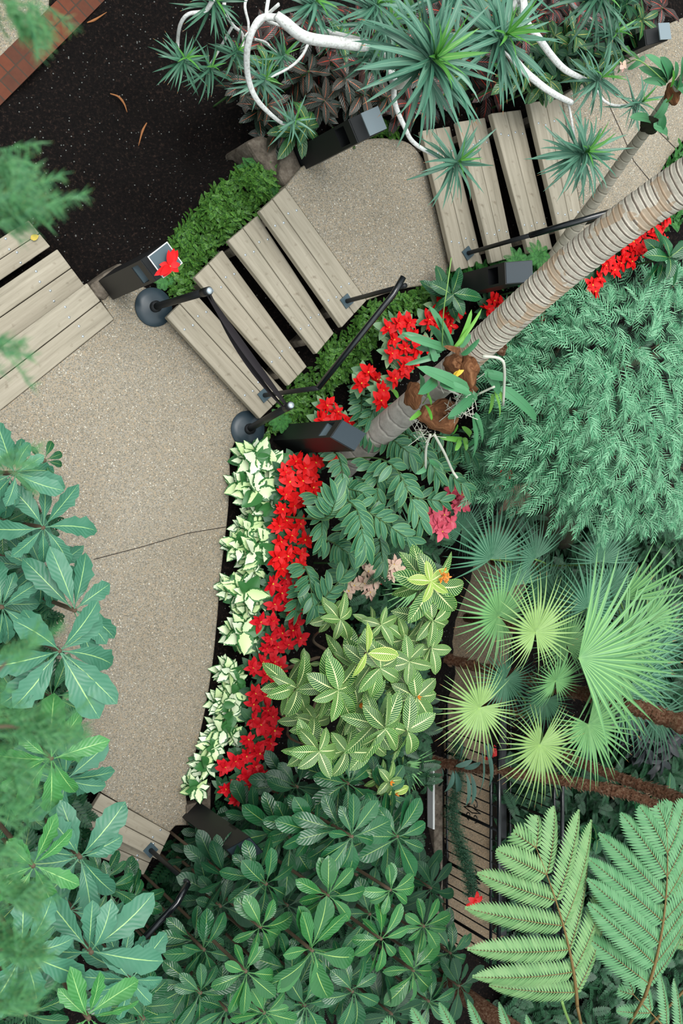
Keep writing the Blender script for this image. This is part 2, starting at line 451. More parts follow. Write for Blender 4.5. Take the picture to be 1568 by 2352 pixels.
t = NT('palm_fibre_bark'); n1 = t.noise(40, 7, t.coord('Object'), .8); t.col(t.ramp(n1, [(.3, c(60, 36, 24)), (.45, c(118, 76, 54)), (.58, c(158, 122, 96)), (.7, c(214, 192, 166))])); t.bump(n1, 1, .03); M['fibre'] = t.done(.85, .2)
# ringed bark (u in metres along the trunk)
def ringbark(name, per, light, dark, w=.3, brown=None):
    t = NT(name); uv = t.coord('UV'); sp = t.n('ShaderNodeSeparateXYZ'); t.l(uv, sp.inputs[0])
    wob = t.math('MULTIPLY', t.noise(7, 4, t.coord('Object')), .55)
    fr = t.math('FRACT', t.math('ADD', t.math('MULTIPLY', sp.outputs[0], 1 / per), wob))
    col = t.ramp(fr, [(0, dark), (w * .5, dark), (w, light), (.8, light), (.93, tuple([min(1, x * 1.5) for x in light[:3]] + [1])), (1, dark)])
    n2 = t.noise(22, 6, t.coord('Object'), .7)
    col = t.mix(.75, col, t.ramp(n2, [(.3, (.74, .72, .69, 1)), (.7, (1.25, 1.22, 1.2, 1))]), 'MULTIPLY')
    if brown:
        col = t.mix(t.math('MULTIPLY', t.math('GREATER_THAN', t.noise(5, 3, t.coord('Object')), .56), .6), col, brown)
    t.col(col); t.bump(fr, .5, .02)
    return t.done(.8, .2)
M['ring_low'] = ringbark('smooth_ringed_bark', .14, c(172, 168, 160), c(140, 136, 130), .1)
M['ring_high'] = ringbark('rough_ringed_bark', .044, c(196, 190, 176), c(112, 102, 92), .34, c(168, 140, 110))
M['ring_thin'] = ringbark('thin_palm_bark', .085, c(166, 160, 146), c(124, 118, 106), .12)

# ================================================================== THE SETTING
CTRL = [(0, 300, -.36), (200, 100, -.36), (300, 300, -.36), (450, 350, -.33), (150, 480, -.35), (300, 520, -.3), (0, 120, -.42), (-300, 0, -.45), (480, 150, -.3), (560, 330, .05), (575, 360, .15),
        (-200, 500, -.55), (-100, 650, -.4), (350, 600, -.12), (400, 640, -.05), (430, 560, .02), (520, 480, .18), (600, 400, .36), (650, 385, .3), (100, 640, -.5), (150, 720, -.3), (200, 640, -.3),
        (600, 220, -.1), (720, 300, .3), (750, 250, .3), (800, 290, .42), (900, 290, .44), (960, 280, .46), (1100, 230, .6), (1200, 200, .75), (1300, 100, .85), (1450, 60, .9), (1568, 10, .95), (900, 0, .3), (500, -200, -.2), (1200, -200, .7),
        (500, 700, -.1), (560, 800, -.1), (600, 650, .02), (700, 750, .1), (700, 600, .25), (720, 480, .28), (620, 900, -.12), (680, 860, -.02),
        (850, 500, .3), (950, 450, .3), (850, 620, .3), (980, 600, .3), (820, 370, .3), (940, 350, .3), (1050, 500, .4), (1150, 450, .55), (1250, 400, .7), (1060, 600, .5), (1080, 320, .4), (1180, 560, .65), (1250, 300, .7),
        (1350, 300, .85), (1450, 300, .85), (1400, 400, .85), (1550, 200, .85), (1500, 120, .85), (1330, 520, .85), (1700, 150, .85),
        (640, 990, -.03), (650, 930, .02), (750, 830, .2), (850, 740, .38), (940, 670, .46), (1010, 650, .47), (1080, 640, .56), (1200, 590, .74), (1330, 560, .9), (1440, 500, .96), (1520, 400, .97), (1600, 330, .97),
        (900, 800, .3), (850, 890, .15), (1000, 720, .4), (1150, 680, .55), (1450, 570, .8), (1550, 480, .9), (760, 960, 0), (780, 1060, -.05), (1000, 850, .1),
        (540, 1100, -.03), (530, 1250, -.03), (520, 1400, -.03), (510, 1520, -.03), (490, 1640, -.03), (460, 1760, -.03), (440, 1850, -.03), (600, 1100, -.04), (620, 1300, -.04), (600, 1500, -.04), (580, 1650, -.04), (560, 1800, -.06),
        (100, 1000, -.2), (300, 900, -.2), (400, 1050, -.2), (300, 1300, -.2), (400, 1500, -.2), (350, 1700, -.2), (380, 1850, -.2), (480, 960, -.2), (200, 850, -.2), (300, 720, -.2), (470, 1200, -.2),
        (0, 1250, -.1), (50, 1450, -.1), (80, 1650, -.1), (100, 1850, -.25), (-200, 1300, -.1), (-300, 1800, -.2), (-200, 1000, -.3), (250, 1950, -.45), (330, 2050, -.6), (200, 2100, -.6), (450, 1950, -.3), (500, 2050, -.4), (400, 2300, -.6), (0, 2300, -.5),
        (700, 1200, -.08), (760, 1400, -.15), (700, 1600, -.12), (700, 1800, -.2), (850, 1150, -.3), (870, 1350, -.5), (860, 1600, -.5), (850, 1850, -.6), (980, 1150, -.9), (960, 1350, -1.3), (950, 1550, -1.5), (950, 1800, -1.6),
        (1100, 1050, -1.5), (1050, 950, -.3), (1200, 1200, -1.9), (1150, 1300, -1.9), (1100, 1450, -1.9), (1080, 1650, -1.9), (1080, 1850, -1.9), (1080, 2050, -1.9), (1150, 1700, -2), (1200, 1900, -2), (1250, 1050, -1.7), (1400, 900, -1.2), (1500, 700, .2),
        (1350, 1300, -1.8), (1500, 1500, -1.8), (1500, 1200, -1.6), (1400, 1700, -1.8), (1400, 1950, -1.8), (1300, 2200, -1.8), (1500, 2300, -1.8), (700, 2050, -.6), (850, 2200, -1), (950, 2050, -1.4), (1000, 2250, -1.8), (700, 2350, -.9), (1700, 1200, -1.6), (1700, 2000, -1.8), (900, 2500, -1.2)]
cp = np.array([P(a, b, z) for a, b, z in CTRL])


def ground_z(x, y):
    x = np.asarray(x, float); y = np.asarray(y, float)
    d2 = (x[..., None] - cp[:, 0]) ** 2 + (y[..., None] - cp[:, 1]) ** 2 + .004
    w = d2 ** -1.9
    return (w * cp[:, 2]).sum(-1) / w.sum(-1)


xs = np.linspace(-4.5, 13.5, 200); ys = np.linspace(-9.5, 9.5, 210)
# leave the places far outside the picture coarse and flat
X, Y = np.meshgrid(xs, ys, indexing='ij'); Z = ground_z(X, Y) + .012 * rng.standard_normal(X.shape)
mb = MB(); mb.add(np.stack([X, Y, Z], -1).reshape(-1, 3), grid_faces(1, 200, 210)[:, ::-1] if False else grid_faces(1, 200, 210))
tag(mb.build('ground', M['soil']), 'black planting soil under the beds', None, kind='structure')


def slab(name, pxs, z, thick, mat, label, bevel=.012):
    """paved slab with an outline given at its own height"""
    import bmesh
    bm = bmesh.new()
    pts = [P(a, b, z) for a, b in pxs]
    vs = [bm.verts.new(tuple(p)) for p in pts]
    f = bm.faces.new(vs)
    if f.normal.z < 0: f.normal_flip()
    f.normal_update()
    if f.normal.z < 0:
        bmesh.ops.reverse_faces(bm, faces=[f])
    ex = bmesh.ops.extrude_face_region(bm, geom=[f])
    bmesh.ops.translate(bm, verts=[g for g in ex['geom'] if isinstance(g, bmesh.types.BMVert)], vec=(0, 0, -thick))
    bmesh.ops.recalc_face_normals(bm, faces=bm.faces)
    me = bpy.data.meshes.new(name); bm.to_mesh(me); bm.free(); me.materials.append(mat)
    o = bpy.data.objects.new(name, me); COL.objects.link(o)
    if bevel:
        b = o.modifiers.new('edge', 'BEVEL'); b.width = bevel; b.segments = 2; b.limit_method = 'ANGLE'
    return tag(o, label, None, kind='structure')


def poly_smooth(pts, n=6):
    return [tuple(q[:2]) for q in smooth_line([(a, b, 0) for a, b in pts], n)]


right_edge = poly_smooth([(597, 966), (560, 985), (531, 1040), (529, 1100), (524, 1180), (515, 1260), (507, 1330), (498, 1440), (487, 1540), (470, 1640), (447, 1740), (428, 1800), (432, 1860), (440, 1896)], 5)
pathA = [(262, 734), (210, 653), (278, 606), (300, 640), (385, 690), (383, 728)] + right_edge + [(404, 1897), (390, 1912), (235, 1822), (190, 1780), (150, 1650), (120, 1450), (95, 1250), (95, 1175), (60, 1125), (-60, 1080), (-157, 1069)]
slab('floor', pathA, 0, .45, M['aggregate'], 'lower landing of speckled tan pebble concrete')
landB = [(842, 690), (655, 430), (690, 385)] + poly_smooth([(694, 382), (740, 355), (800, 330), (850, 318), (905, 318), (945, 332), (975, 370), (985, 410)], 5) + [(1034, 615)] + poly_smooth([(1036, 622), (1028, 640), (1000, 652), (930, 662), (880, 676)], 4)
slab('floor', landB, .5, .45, M['aggregate'], 'middle landing of speckled tan pebble concrete')
landC = [(1345, 548), (1290, 220), (1330, 195), (1400, 170), (1450, 110), (1500, 70), (1568, 40), (1800, 0), (1800, 180), (1600, 290)] + poly_smooth([(1568, 325), (1535, 365), (1495, 430), (1440, 490), (1395, 520)], 4)
slab('floor', landC, 1.0, .45, M['aggregate'], 'upper landing of speckled tan pebble concrete')
for nm, pts, z in (('trim_1', [(1396, 200), (1480, 270), (1560, 350)], 1.0), ('trim_2', [(1395, 235), (1425, 300), (1455, 370), (1492, 415)], 1.0), ('trim_3', [(215, 1285), (330, 1255), (430, 1225), (520, 1210)], 0)):
    w = .004
    mb = MB(); mb.tube([P(a, b, z + .001) for a, b in pts], w if z else .003, 6)
    tag(mb.build(nm, M['line']), 'thin dark joint scored across the landing', None, kind='structure')
# lower walk of pebble concrete, seen between the palms
slab('floor', [(1140, 1020), (1230, 1090), (1250, 1180), (1225, 1300), (1190, 1400), (1165, 1520), (1160, 1700), (1160, 2150), (1110, 2180), (1020, 2180), (1021, 2080), (1021, 1640), (1021, 1500), (1040, 1400), (1090, 1280), (1110, 1180), (1090, 1060)], -1.7, .3, M['shade_brown_aggregate'], 'sunken walk of pebble concrete with tree shade in its brown colour')
# top left walk with its brick edge
slab('floor', [(-400, 60), (-50, -300), (120, -150), (112, 38), (-50, 190), (-400, 480)], -.33, .3, M['aggregate'], 'pebble concrete walk in the corner beyond the brick edging')
b0, b1 = P(-150, 290, -.33), P(300, -155, -.33)
ang = math.atan2(b1[1] - b0[1], b1[0] - b0[0]); Lb = float(np.linalg.norm(b1 - b0))
mb = MB(); mb.box(Lb, .22, .3)
mid = (P(-150, 290, -.33) + P(300, -155, -.33)) / 2
o = mb.build('trim_4', M['brick'], smooth=False); o.location = (mid[0], mid[1], -.33 - .148); o.rotation_euler[2] = ang
tag(o, 'strip of red bricks laid side by side along the walk', None, kind='structure')
nrm = np.array([-math.sin(ang), math.cos(ang), 0])
want = P(98, 88, -.33)[:2] - mid[:2]
sh = float(want @ nrm[:2])
o.location = (mid[0] + nrm[0] * sh, mid[1] + nrm[1] * sh, -.33 - .148)
# concrete kerbs
slab('trim_5', [(207, 653), (270, 606), (282, 604), (300, 628), (240, 690), (225, 682)], .03, .45, M['concrete'], 'rough concrete kerb end beside the left steps', .02)
slab('trim_6', [(565, 325), (600, 308), (640, 325), (665, 345), (655, 425), (625, 400), (590, 365)], .42, .42, M['concrete'], 'rough grey stone block at the corner of the middle landing', .03)
slab('trim_7', [(645, 342), (672, 335), (698, 395), (682, 410), (655, 428), (640, 400)], .47, .6, M['concrete'], 'concrete kerb at the corner of the middle landing', .02)
slab('trim_8', [(470, 1838), (485, 1800), (484, 1880), (430, 1898), (428, 1850)], .02, .4, M['concrete'], 'concrete kerb at the foot of the border', .01)
# sunken walk: side wall with a pale edge
slab('wall_left', [(997, 1740), (1017, 1740), (1017, 2100), (997, 2100)], -1.45, .6, M['concrete'], 'low dark wall along the sunken walk', .01)
slab('trim_9', [(994, 1755), (998, 1755), (998, 1905), (994, 1905)], -1.42, .1, M['white'], 'pale strip on the low wall', 0)
slab('trim_10', [(1150, 1640), (1164, 1640), (1164, 2150), (1150, 2150)], -1.55, .5, M['black'], 'dark kerb along the sunken walk', .01)

# ================================================================== WOODEN STEPS
screw_mb = None
def steps(name, label, treads, thick=.055, screws=True, support=True):
    cx = sum(P(a, b, z) for tr, z in treads for a, b in tr) / sum(4 for _ in treads)
    root = thing(name, label, 'wooden steps', (cx[0], cx[1], min(z for _, z in treads) - .1))
    for tr, z in treads:
        a, b, cc, d = [P(x, y, z) for x, y in tr]        # near start, far start, far end, near end
        for k in range(2):
            f0, f1 = k * .5 + (.008 if k else 0), (k + 1) * .5 - (0 if k else .008)
            q = [a + (b - a) * f0, a + (b - a) * f1, d + (cc - d) * f1, d + (cc - d) * f0]
            m = sum(q) / 4; m[2] = z
            dr = (q[3] + q[2] - q[0] - q[1]); an = math.atan2(dr[1], dr[0])
            Rm = np.array([[math.cos(an), math.sin(an), 0], [-math.sin(an), math.cos(an), 0], [0, 0, 1]])
            ql = [(Rm @ (p - m)) for p in q]
            mb = MB(); mb.hexa([(p[0], p[1], 0) for p in ql], [(p[0], p[1], -thick) for p in ql])
            o = mb.build('plank', M['wood'], root, False)
            o.location = m - np.array(root.location); o.rotation_euler[2] = an
            o.modifiers.new('b', 'BEVEL').width = .007; o.modifiers['b'].segments = 2
            if screws:
                Lx = max(p[0] for p in ql) - min(p[0] for p in ql); yy = sorted(p[1] for p in ql)
                for fx in (.16, .80):
                    for s in (-1, 1):
                        sm = MB(); sm.lathe([(.0005, .0035), (.0065, .003), (.0095, 0), (.0095, -.003)], (-Lx / 2 + Lx * fx + s * .012, s * .036 + (yy[1] + yy[2]) / 2 * 1.0, 0), 10)
                        sm.build('screw', M['steel'], o)
    if support:
        for fx in (.1, .9):
            for tr, z in treads:
                mb = MB()
                a, b, cc, d = [P(x, y, z) for x, y in tr]
                p = (a + b) / 2 * (1 - fx) + (d + cc) / 2 * fx
                mb.box(.24, .05, .26, Matrix.Translation((p[0], p[1], z - thick - .135)) @ Matrix.Rotation(math.atan2(*(b - a)[[1, 0]]), 4, 'Z'))
                world_part(mb, 'riser_block', M['concrete'], root, False)
    return root


steps('wooden_steps', 'weathered four-tread wooden steps between the lower and middle landings', [
    ([(383, 728), (444, 668), (657, 903), (597, 962)], .12), ([(447, 637), (511, 574), (705, 842), (663, 886)], .25),
    ([(524, 553), (592, 495), (767, 765), (727, 813)], .38), ([(596, 485), (655, 430), (842, 690), (785, 752)], .502)])
steps('wooden_steps', 'weathered four-tread wooden steps between the middle and upper landings', [
    ([(968, 300), (1033, 290), (1109, 607), (1044, 623)], .62), ([(1050, 280), (1114, 270), (1181, 590), (1129, 604)], .75),
    ([(1129, 260), (1196, 252), (1269, 572), (1215, 582)], .88), ([(1215, 235), (1289, 226), (1344, 545), (1289, 557)], 1.002)])
steps('wooden_steps', 'wide weathered wooden steps going down at the left edge below the soil bed', [
    ([(200, 650), (262, 733), (-157, 1069), (-219, 962)], .004), ([(132, 572), (196, 658), (-215, 950), (-280, 853)], -.14), ([(66, 506), (116, 566), (-290, 840), (-350, 770)], -.28)])
steps('wooden_steps', 'short run of wooden steps going down at the foot of the landing', [
    ([(392, 1913), (362, 1975), (190, 1890), (232, 1823)], .004), ([(358, 1955), (330, 2010), (130, 1930), (180, 1870)], -.14)], support=False)


# ================================================================== BARRIERS, RAILS, SIGNS
def stanchion(label, base, lean_to):
    b = P(*base, 0)
    root = thing('stanchion', label, 'barrier post', b)
    mb = MB(); mb.lathe([(.001, .0), (.140, 0), (.145, .006), (.143, .014), (.09, .022), (.045, .034), (.001, .036)], n=48); mb.build('base', M['darkbase'], root)
    tp = P(*lean_to, 1.0) - b
    mb = MB(); mb.tube([np.array([0, 0, .02]), tp * .93], .026, 20); mb.tube([np.array([0, 0, .03]), np.array([0, 0, .05]) + tp * .02], .042, 20); mb.build('post', M['black'], root)
    hd = MB(); hd.tube([tp * .90, tp * 1.0], .029, 20); o = hd.build('belt_head', M['black'], root)
    kn = MB(); kn.tube([tp * 1.0, tp * 1.018], [.026, .021], 20); kn.build('cap', M['steel'], root)
    return root, b + tp


s1, t1 = stanchion('black belt stanchion beside the sign post topped with a red flower', (352, 706), (480, 668))
s2, t2 = stanchion('black belt stanchion at the head of the white and green plants', (568, 986), (667, 931))
mb = MB()
for off, sag, wd in (((0, 0), .03, .06), ((.03, -.012), .10, .045)):
    ts = np.linspace(0, 1, 24)
    pts = np.array([t1 + (t2 - t1) * k + np.array([off[0] * (1 - 2 * k), off[1], -.05 - sag * 4 * k * (1 - k)]) for k in ts])
    d = (t2 - t1) / np.linalg.norm(t2 - t1); sd = np.cross(d, [0, 0, 1]); sd /= np.linalg.norm(sd)
    tw = .7 + .7 * np.sin(ts * PI) * (1 if wd > .04 else -.6)
    ax = sd[None] * np.sin(tw)[:, None] + np.array([0, 0, 1])[None] * np.cos(tw)[:, None]
    nn = np.cross(ax, d)
    V = np.stack([pts + ax * wd / 2 + nn * .001, pts - ax * wd / 2 + nn * .001, pts - ax * wd / 2 - nn * .001, pts + ax * wd / 2 - nn * .001, pts + ax * wd / 2 + nn * .001], 1)
    mb.add(V.reshape(-1, 3), grid_faces(1, 24, 5))
o = mb.build('retractable_belt', M['belt']); tag(o, 'black belt stretched between the two stanchions across the steps', 'barrier belt')


def handrail(label, bases, hts, zs, extra=None, r=.02):
    root = thing('handrail', label, 'handrail', P(*bases[0], zs[0]))
    tops = []
    for (bx, by), h, z in zip(bases, hts, zs):
        b = P(bx, by, z); t = b + np.array([0, 0, h]); tops.append(t)
        mb = MB(); mb.box(.085, .085, .012, Matrix.Translation((b[0], b[1], z + .006)) @ Matrix.Rotation(.7, 4, 'Z')); pl = world_part(mb, 'base_plate', M['slate'], root, False)
        mb = MB(); mb.tube([b, t], .018, 10); world_part(mb, 'post', M['black'], root)
    d = (tops[-1] - tops[0]); d /= np.linalg.norm(d)
    pts = [tops[0], tops[-1]] if extra is None else [tops[0]] + [P(*e) for e in extra]
    mb = MB(); mb.tube(pts, r, 14)
    world_part(mb, 'rail', M['rail'], root)
    return root


handrail('black metal handrail along the right side of the lower wooden steps', [(606, 908), (795, 692)], (.85, .80), (.12, .5), [(903, 676, 1.27), (926, 636, 1.30)], .022)
handrail('black metal handrail along the right side of the upper wooden steps', [(1073, 582), (1308, 522)], (.75, .70), (.62, 1.0), [(1390, 490, 1.68), (1420, 480, 1.70)], .023)
handrail('black metal handrail leading down into the dark leaves at the foot of the landing', [(345, 1952)], (.735,), (0,), [(408, 2072, .76), (300, 2188, .66)], .024)


def bollard(label, base, z, rz, h=.92, w=.165, plate=None, slot=True, slope=1, d=.165):
    b = P(*base, z)
    root = thing('sign_post', label, 'sign post', b, rz)
    hi, lo = h, h - .12
    mb = MB()
    # hollow slot: the body is a lower block, an upper block and two cheeks
    z0, z1 = h - .32, h - .2
    mb.box(w, d, z0, at=(0, 0, z0 / 2))
    mb.box(w, .02, z1 - z0, at=(0, d / 2 - .01, (z0 + z1) / 2)); mb.box(w, .02, z1 - z0, at=(0, -d / 2 + .01, (z0 + z1) / 2)); mb.box(.02, d, z1 - z0, at=(w / 2 - .01, 0, (z0 + z1) / 2))
    t = [(-w / 2, -d / 2, lo), (w / 2, -d / 2, hi), (w / 2, d / 2, hi), (-w / 2, d / 2, lo)]
    mb.hexa(t, [(p[0], p[1], z1) for p in t])
    mb.build('body', M['black'], root, False)
    if slot:
        mb = MB(); mb.hexa([(-w / 2 + .004, -d / 2 + .02, z0 + .012), (w / 2 - .02, -d / 2 + .02, z1 - .01), (w / 2 - .02, d / 2 - .02, z1 - .01), (-w / 2 + .004, d / 2 - .02, z0 + .012)],
                          [(-w / 2 + .004, -d / 2 + .02, z0), (w / 2 - .02, -d / 2 + .02, z0), (w / 2 - .02, d / 2 - .02, z0), (-w / 2 + .004, d / 2 - .02, z0)])
        mb.build('slot_panel', M['slate'], root, False)
    mb = MB(); mb.hexa([(p[0] * .94, p[1] * .94, p[2] + .010) for p in t], [(p[0] * .94, p[1] * .94, p[2] - .005) for p in t])
    face = mb.build('sloping_top', M['black' if plate else 'darkbase'], root, False)
    if plate:
        pw, pz, tilt, col = plate
        Mx = Matrix.Translation((0, 0, h + pz)) @ Matrix.Rotation(tilt, 4, 'Y')
        if col == 'framed':
            mb = MB(); mb.box(pw, pw, .008, Mx); mb.build('plate_border', M['white'], root, False)
            mb = MB(); mb.box(pw - .014, pw - .014, .006, Mx @ Matrix.Translation((0, 0, .004))); mb.build('plate', M['slate'], root, False)
        else:
            Mx = Matrix.Translation((0, 0, .03)) @ Mx; mb = MB(); mb.box(pw * 1.1, pw * 1.2, .01, Mx); mb.build('plate', M['plate'], root, False)
    return root


bb = bollard('black sign post with a framed plate carrying a red flower', (262, 652), .03, math.radians(40), h=.98, plate=(.165, .02, -.12, 'framed'))
bollard('black sign post with a plain grey plate at the corner of the middle landing', (700, 362), .42, math.radians(28), h=.93, plate=(.13, .0, -.1, 'plain'), slot=False)
bollard('black sign post with a sloping top standing among the red flowers by the palm', (655, 1008), -.04, math.radians(-38), h=1.03)
bollard('black sign post behind the big palm trunk below the upper steps', (1050, 660), .5, math.radians(4), h=.82, slot=False)
bollard('black sign post in the leaves at the foot of the border', (448, 1872), -.02, math.radians(40), h=.94)
bollard('black sign post with a blue-grey plate in the bronze leaves by the upper landing', (1400, 130), .9, math.radians(12), h=.56, w=.12, d=.12, plate=(.105, .0, -.1, 'plain'), slot=False)
# ground spotlight
b = P(703, 1160, -.02)
root = thing('ground_spotlight', 'small black round spotlight half hidden between red and green plants', 'spotlight', b)
mb = MB(); mb.lathe([(.001, .30), (.045, .30), (.062, .29), (.066, .26), (.062, .20), (.05, .17), (.001, .16)], n=28); mb.build('housing', M['slate'], root)
mb = MB(); mb.tube([(0, 0, -.05), (0, 0, .2)], .012, 8); mb.build('stake', M['black'], root)
mb = MB(); mb.lathe([(.001, .302), (.05, .304), (.05, .300)], n=28); mb.build('grille', M['black'], root)

# iron fences beside the sunken walk
def iron_fence(label, x0, y0, y1, z, h, scroll):
    A, B = P(x0, y0, z), P(x0, y1, z)
    root = thing('iron_fence', label, 'fence', A)
    up = np.array([0, 0, 1.0]); n = max(2, int(np.linalg.norm(B - A) / .118))
    for i in range(n + 1):
        p = A + (B - A) * i / n; big = i % 5 == 0
        mb = MB(); mb.tube([p, p + up * (h if not big else h + .0)], .018 if big else .0075, 6)
        world_part(mb, 'post' if big else 'baluster', M['iron'], root)
    for nm, zz, r in (('bottom_rail', .04, .014), ('middle_rail', h * .86, .016), ('top_rail', h, .022)):
        mb = MB(); mb.tube([A + up * zz, B + up * zz], r, 10); world_part(mb, nm, M['rail'], root)
    for fy in scroll:
        p = A + (B - A) * fy + up * h * .52; d = (B - A) / np.linalg.norm(B - A)
        mb = MB()
        for sx in (-1, 1):
            for sz in (-1, 1):
                th = np.linspace(0, 4.6, 26); rr = .052 * (1 - th / 6)
                cpt = p + d * sx * .07 + up * sz * .05
                mb.tube([cpt + d * sx * (r_ * math.cos(a) * 1) + up * sz * (r_ * math.sin(a)) for a, r_ in zip(th, rr)], .006, 6)
            mb.tube([p + up * -.14, p + d * sx * .03, p + up * .14], .006, 6)
        world_part(mb, 'scroll', M['iron'], root)


iron_fence('black wrought iron fence with scrolls and a garland beside the sunken walk', 1021, 1600, 2150, -1.68, .92, (.42, .70))
iron_fence('second black iron fence beyond the sunken walk under the fan palms', 1166, 1600, 2150, -1.6, .88, ())

# ================================================================== PLANT BUILDERS
def rosette(mb, cpt, n, L, prof, wr, el=(.1, .7), droop=.5, nu=8, nv=3, az0=0, spread=2 * PI, fold=.12, wave=.0, nw=3, Ljit=.2, rj=.25, out=.0):
    az = az0 + np.arange(n) / n * spread + rng.normal(0, rj, n)
    LL = L * (1 + Ljit * (rng.random(n) * 2 - 1))
    el_ = rng.uniform(el[0], el[1], n)
    org = np.tile(cpt, (n, 1)) + np.stack([np.cos(az) * out, np.sin(az) * out, rng.uniform(-.04, .02, n) * L * 3], -1)
    mb.leaves(org, az, el_, LL, LL * wr * rng.uniform(.88, 1.12, n), droop=droop * rng.uniform(.3, 1.8, n), prof=prof, nu=nu, nv=nv, fold=fold, wave=wave, nw=nw, roll=rng.normal(0, .28, n), curl=rng.normal(0, .22, n))


def gz(p): return float(ground_z(p[0], p[1]))


def stem_to(root, cpt, foot=None, r=.012, mat='stem', name='stem', bow=0.0, n=8):
    f = np.array([cpt[0], cpt[1], gz(cpt)]) if foot is None else np.array(foot)
    f = f + np.array([0, 0, -.03])
    m = (f + cpt) / 2 + np.array([bow, bow, 0])
    mb = MB(); mb.tube(smooth_line([f, m, cpt], 6), r, n); return world_part(mb, name, M[mat], root)


def frond_mb(L, npair, maxpin, npinnule, ang=1.05, rise=.25, droop=.7, seglen=.5, pd=.5, mode='tree', wmul=1.0):
    """pinnate or twice pinnate frond along +x; returns (leaf builder, midrib builder)"""
    ml, mr = MB(), MB()
    t = (np.arange(npair) + .7) / npair
    C, T, S, Nn = centre([(0, 0, 0)], 0, rise, L, droop, 40)
    mr.tube(C[0], np.linspace(.012, .002, 40) * (L / 1.0) ** .5, 6)
    idx = t * 39; i0 = np.clip(idx.astype(int), 0, 38)
    base = C[0][i0] + (C[0][i0 + 1] - C[0][i0]) * (idx - i0)[:, None]
    pl = maxpin * np.clip(np.sin(PI * np.clip(.12 + t * .86, 0, 1) ** .8), .08, 1) ** .7
    if mode == 'tree':
        for sgn in (-1, 1):
            az = sgn * (ang - .55 * t ** 2 * ang) + rng.normal(0, .04, npair)
            PC, PT, PS, PN = centre(base, az, -.05 + rng.normal(0, .05, npair), pl, pd, 14)
            for k in range(npair):
                if pl[k] < .03: continue
                mr.tube(PC[k], np.linspace(.0035, .001, 14), 4)
                m = max(6, int(npinnule * pl[k] / maxpin))
                tt = (np.arange(m) + .5) / m; ix = tt * 13; j0 = np.clip(ix.astype(int), 0, 12)
                o = PC[k][j0] + (PC[k][j0 + 1] - PC[k][j0]) * (ix - j0)[:, None]
                ll = seglen * maxpin * np.clip(1 - tt ** 5, .15, 1) * np.clip(.7 + tt, 0, 1)
                gap = pl[k] / m
                el = np.arctan2(PT[k][j0][:, 2], np.hypot(PT[k][j0][:, 0], PT[k][j0][:, 1]))
                for s2 in (-1, 1):
                    ml.leaves(o, az[k] + s2 * (1.25 - .4 * tt), el - .12, ll, gap * .92 * wmul, droop=.35, prof=strap, nu=4, nv=2, fold=0)
    else:
        for sgn in (-1, 1):
            ml.leaves(base, sgn * (ang - .4 * t ** 2 * ang), .0, pl, L / npair * .92 * wmul, droop=pd, prof=strap if mode == 'strap' else needle, nu=4, nv=2, fold=0)
    return ml, mr


def orient(p, az, el=0., roll=0.):
    return Matrix.Translation(Vector(p)) @ Matrix.Rotation(az, 4, 'Z') @ Matrix.Rotation(-el, 4, 'Y') @ Matrix.Rotation(roll, 4, 'X')


# ================================================================== PATHSIDE BROADLEAF SHRUBS (left)
def broad(label, px, py, Lpx, z, n, mat='big_leaf', prof=lobed, az0=0., spread=2 * PI, wr=.35, foot=None, tiers=1, name='broadleaf_shrub', cat='shrub', group=None, el=(-.1, .45), droop=.5, root=None, r=.012, lname='leaves', wave=.14):
    p = P(px, py, z); L = Lpx * mpp(px, py, z)
    if root is None:
        root = thing(name, label, cat, (p[0], p[1], gz(p)) if foot is None else foot, group=group)
    mb = MB(); rosette(mb, p, n, L, prof, wr, el=el, droop=droop, nu=12, nv=5, az0=az0, spread=spread, wave=wave, nw=3, out=.01, rj=.24, fold=.14, Ljit=.28)
    if tiers > 1:
        rosette(mb, p - np.array([0, 0, .16]), n, L * 1.05, prof, wr, el=(-.2, .1), droop=droop, nu=12, nv=5, az0=az0 + .3, spread=spread, wave=.08, nw=3, out=.02, rj=.2)
    world_part(mb, lname, M[mat], root)
    stem_to(root, p, r=r, mat='twig')
    return root


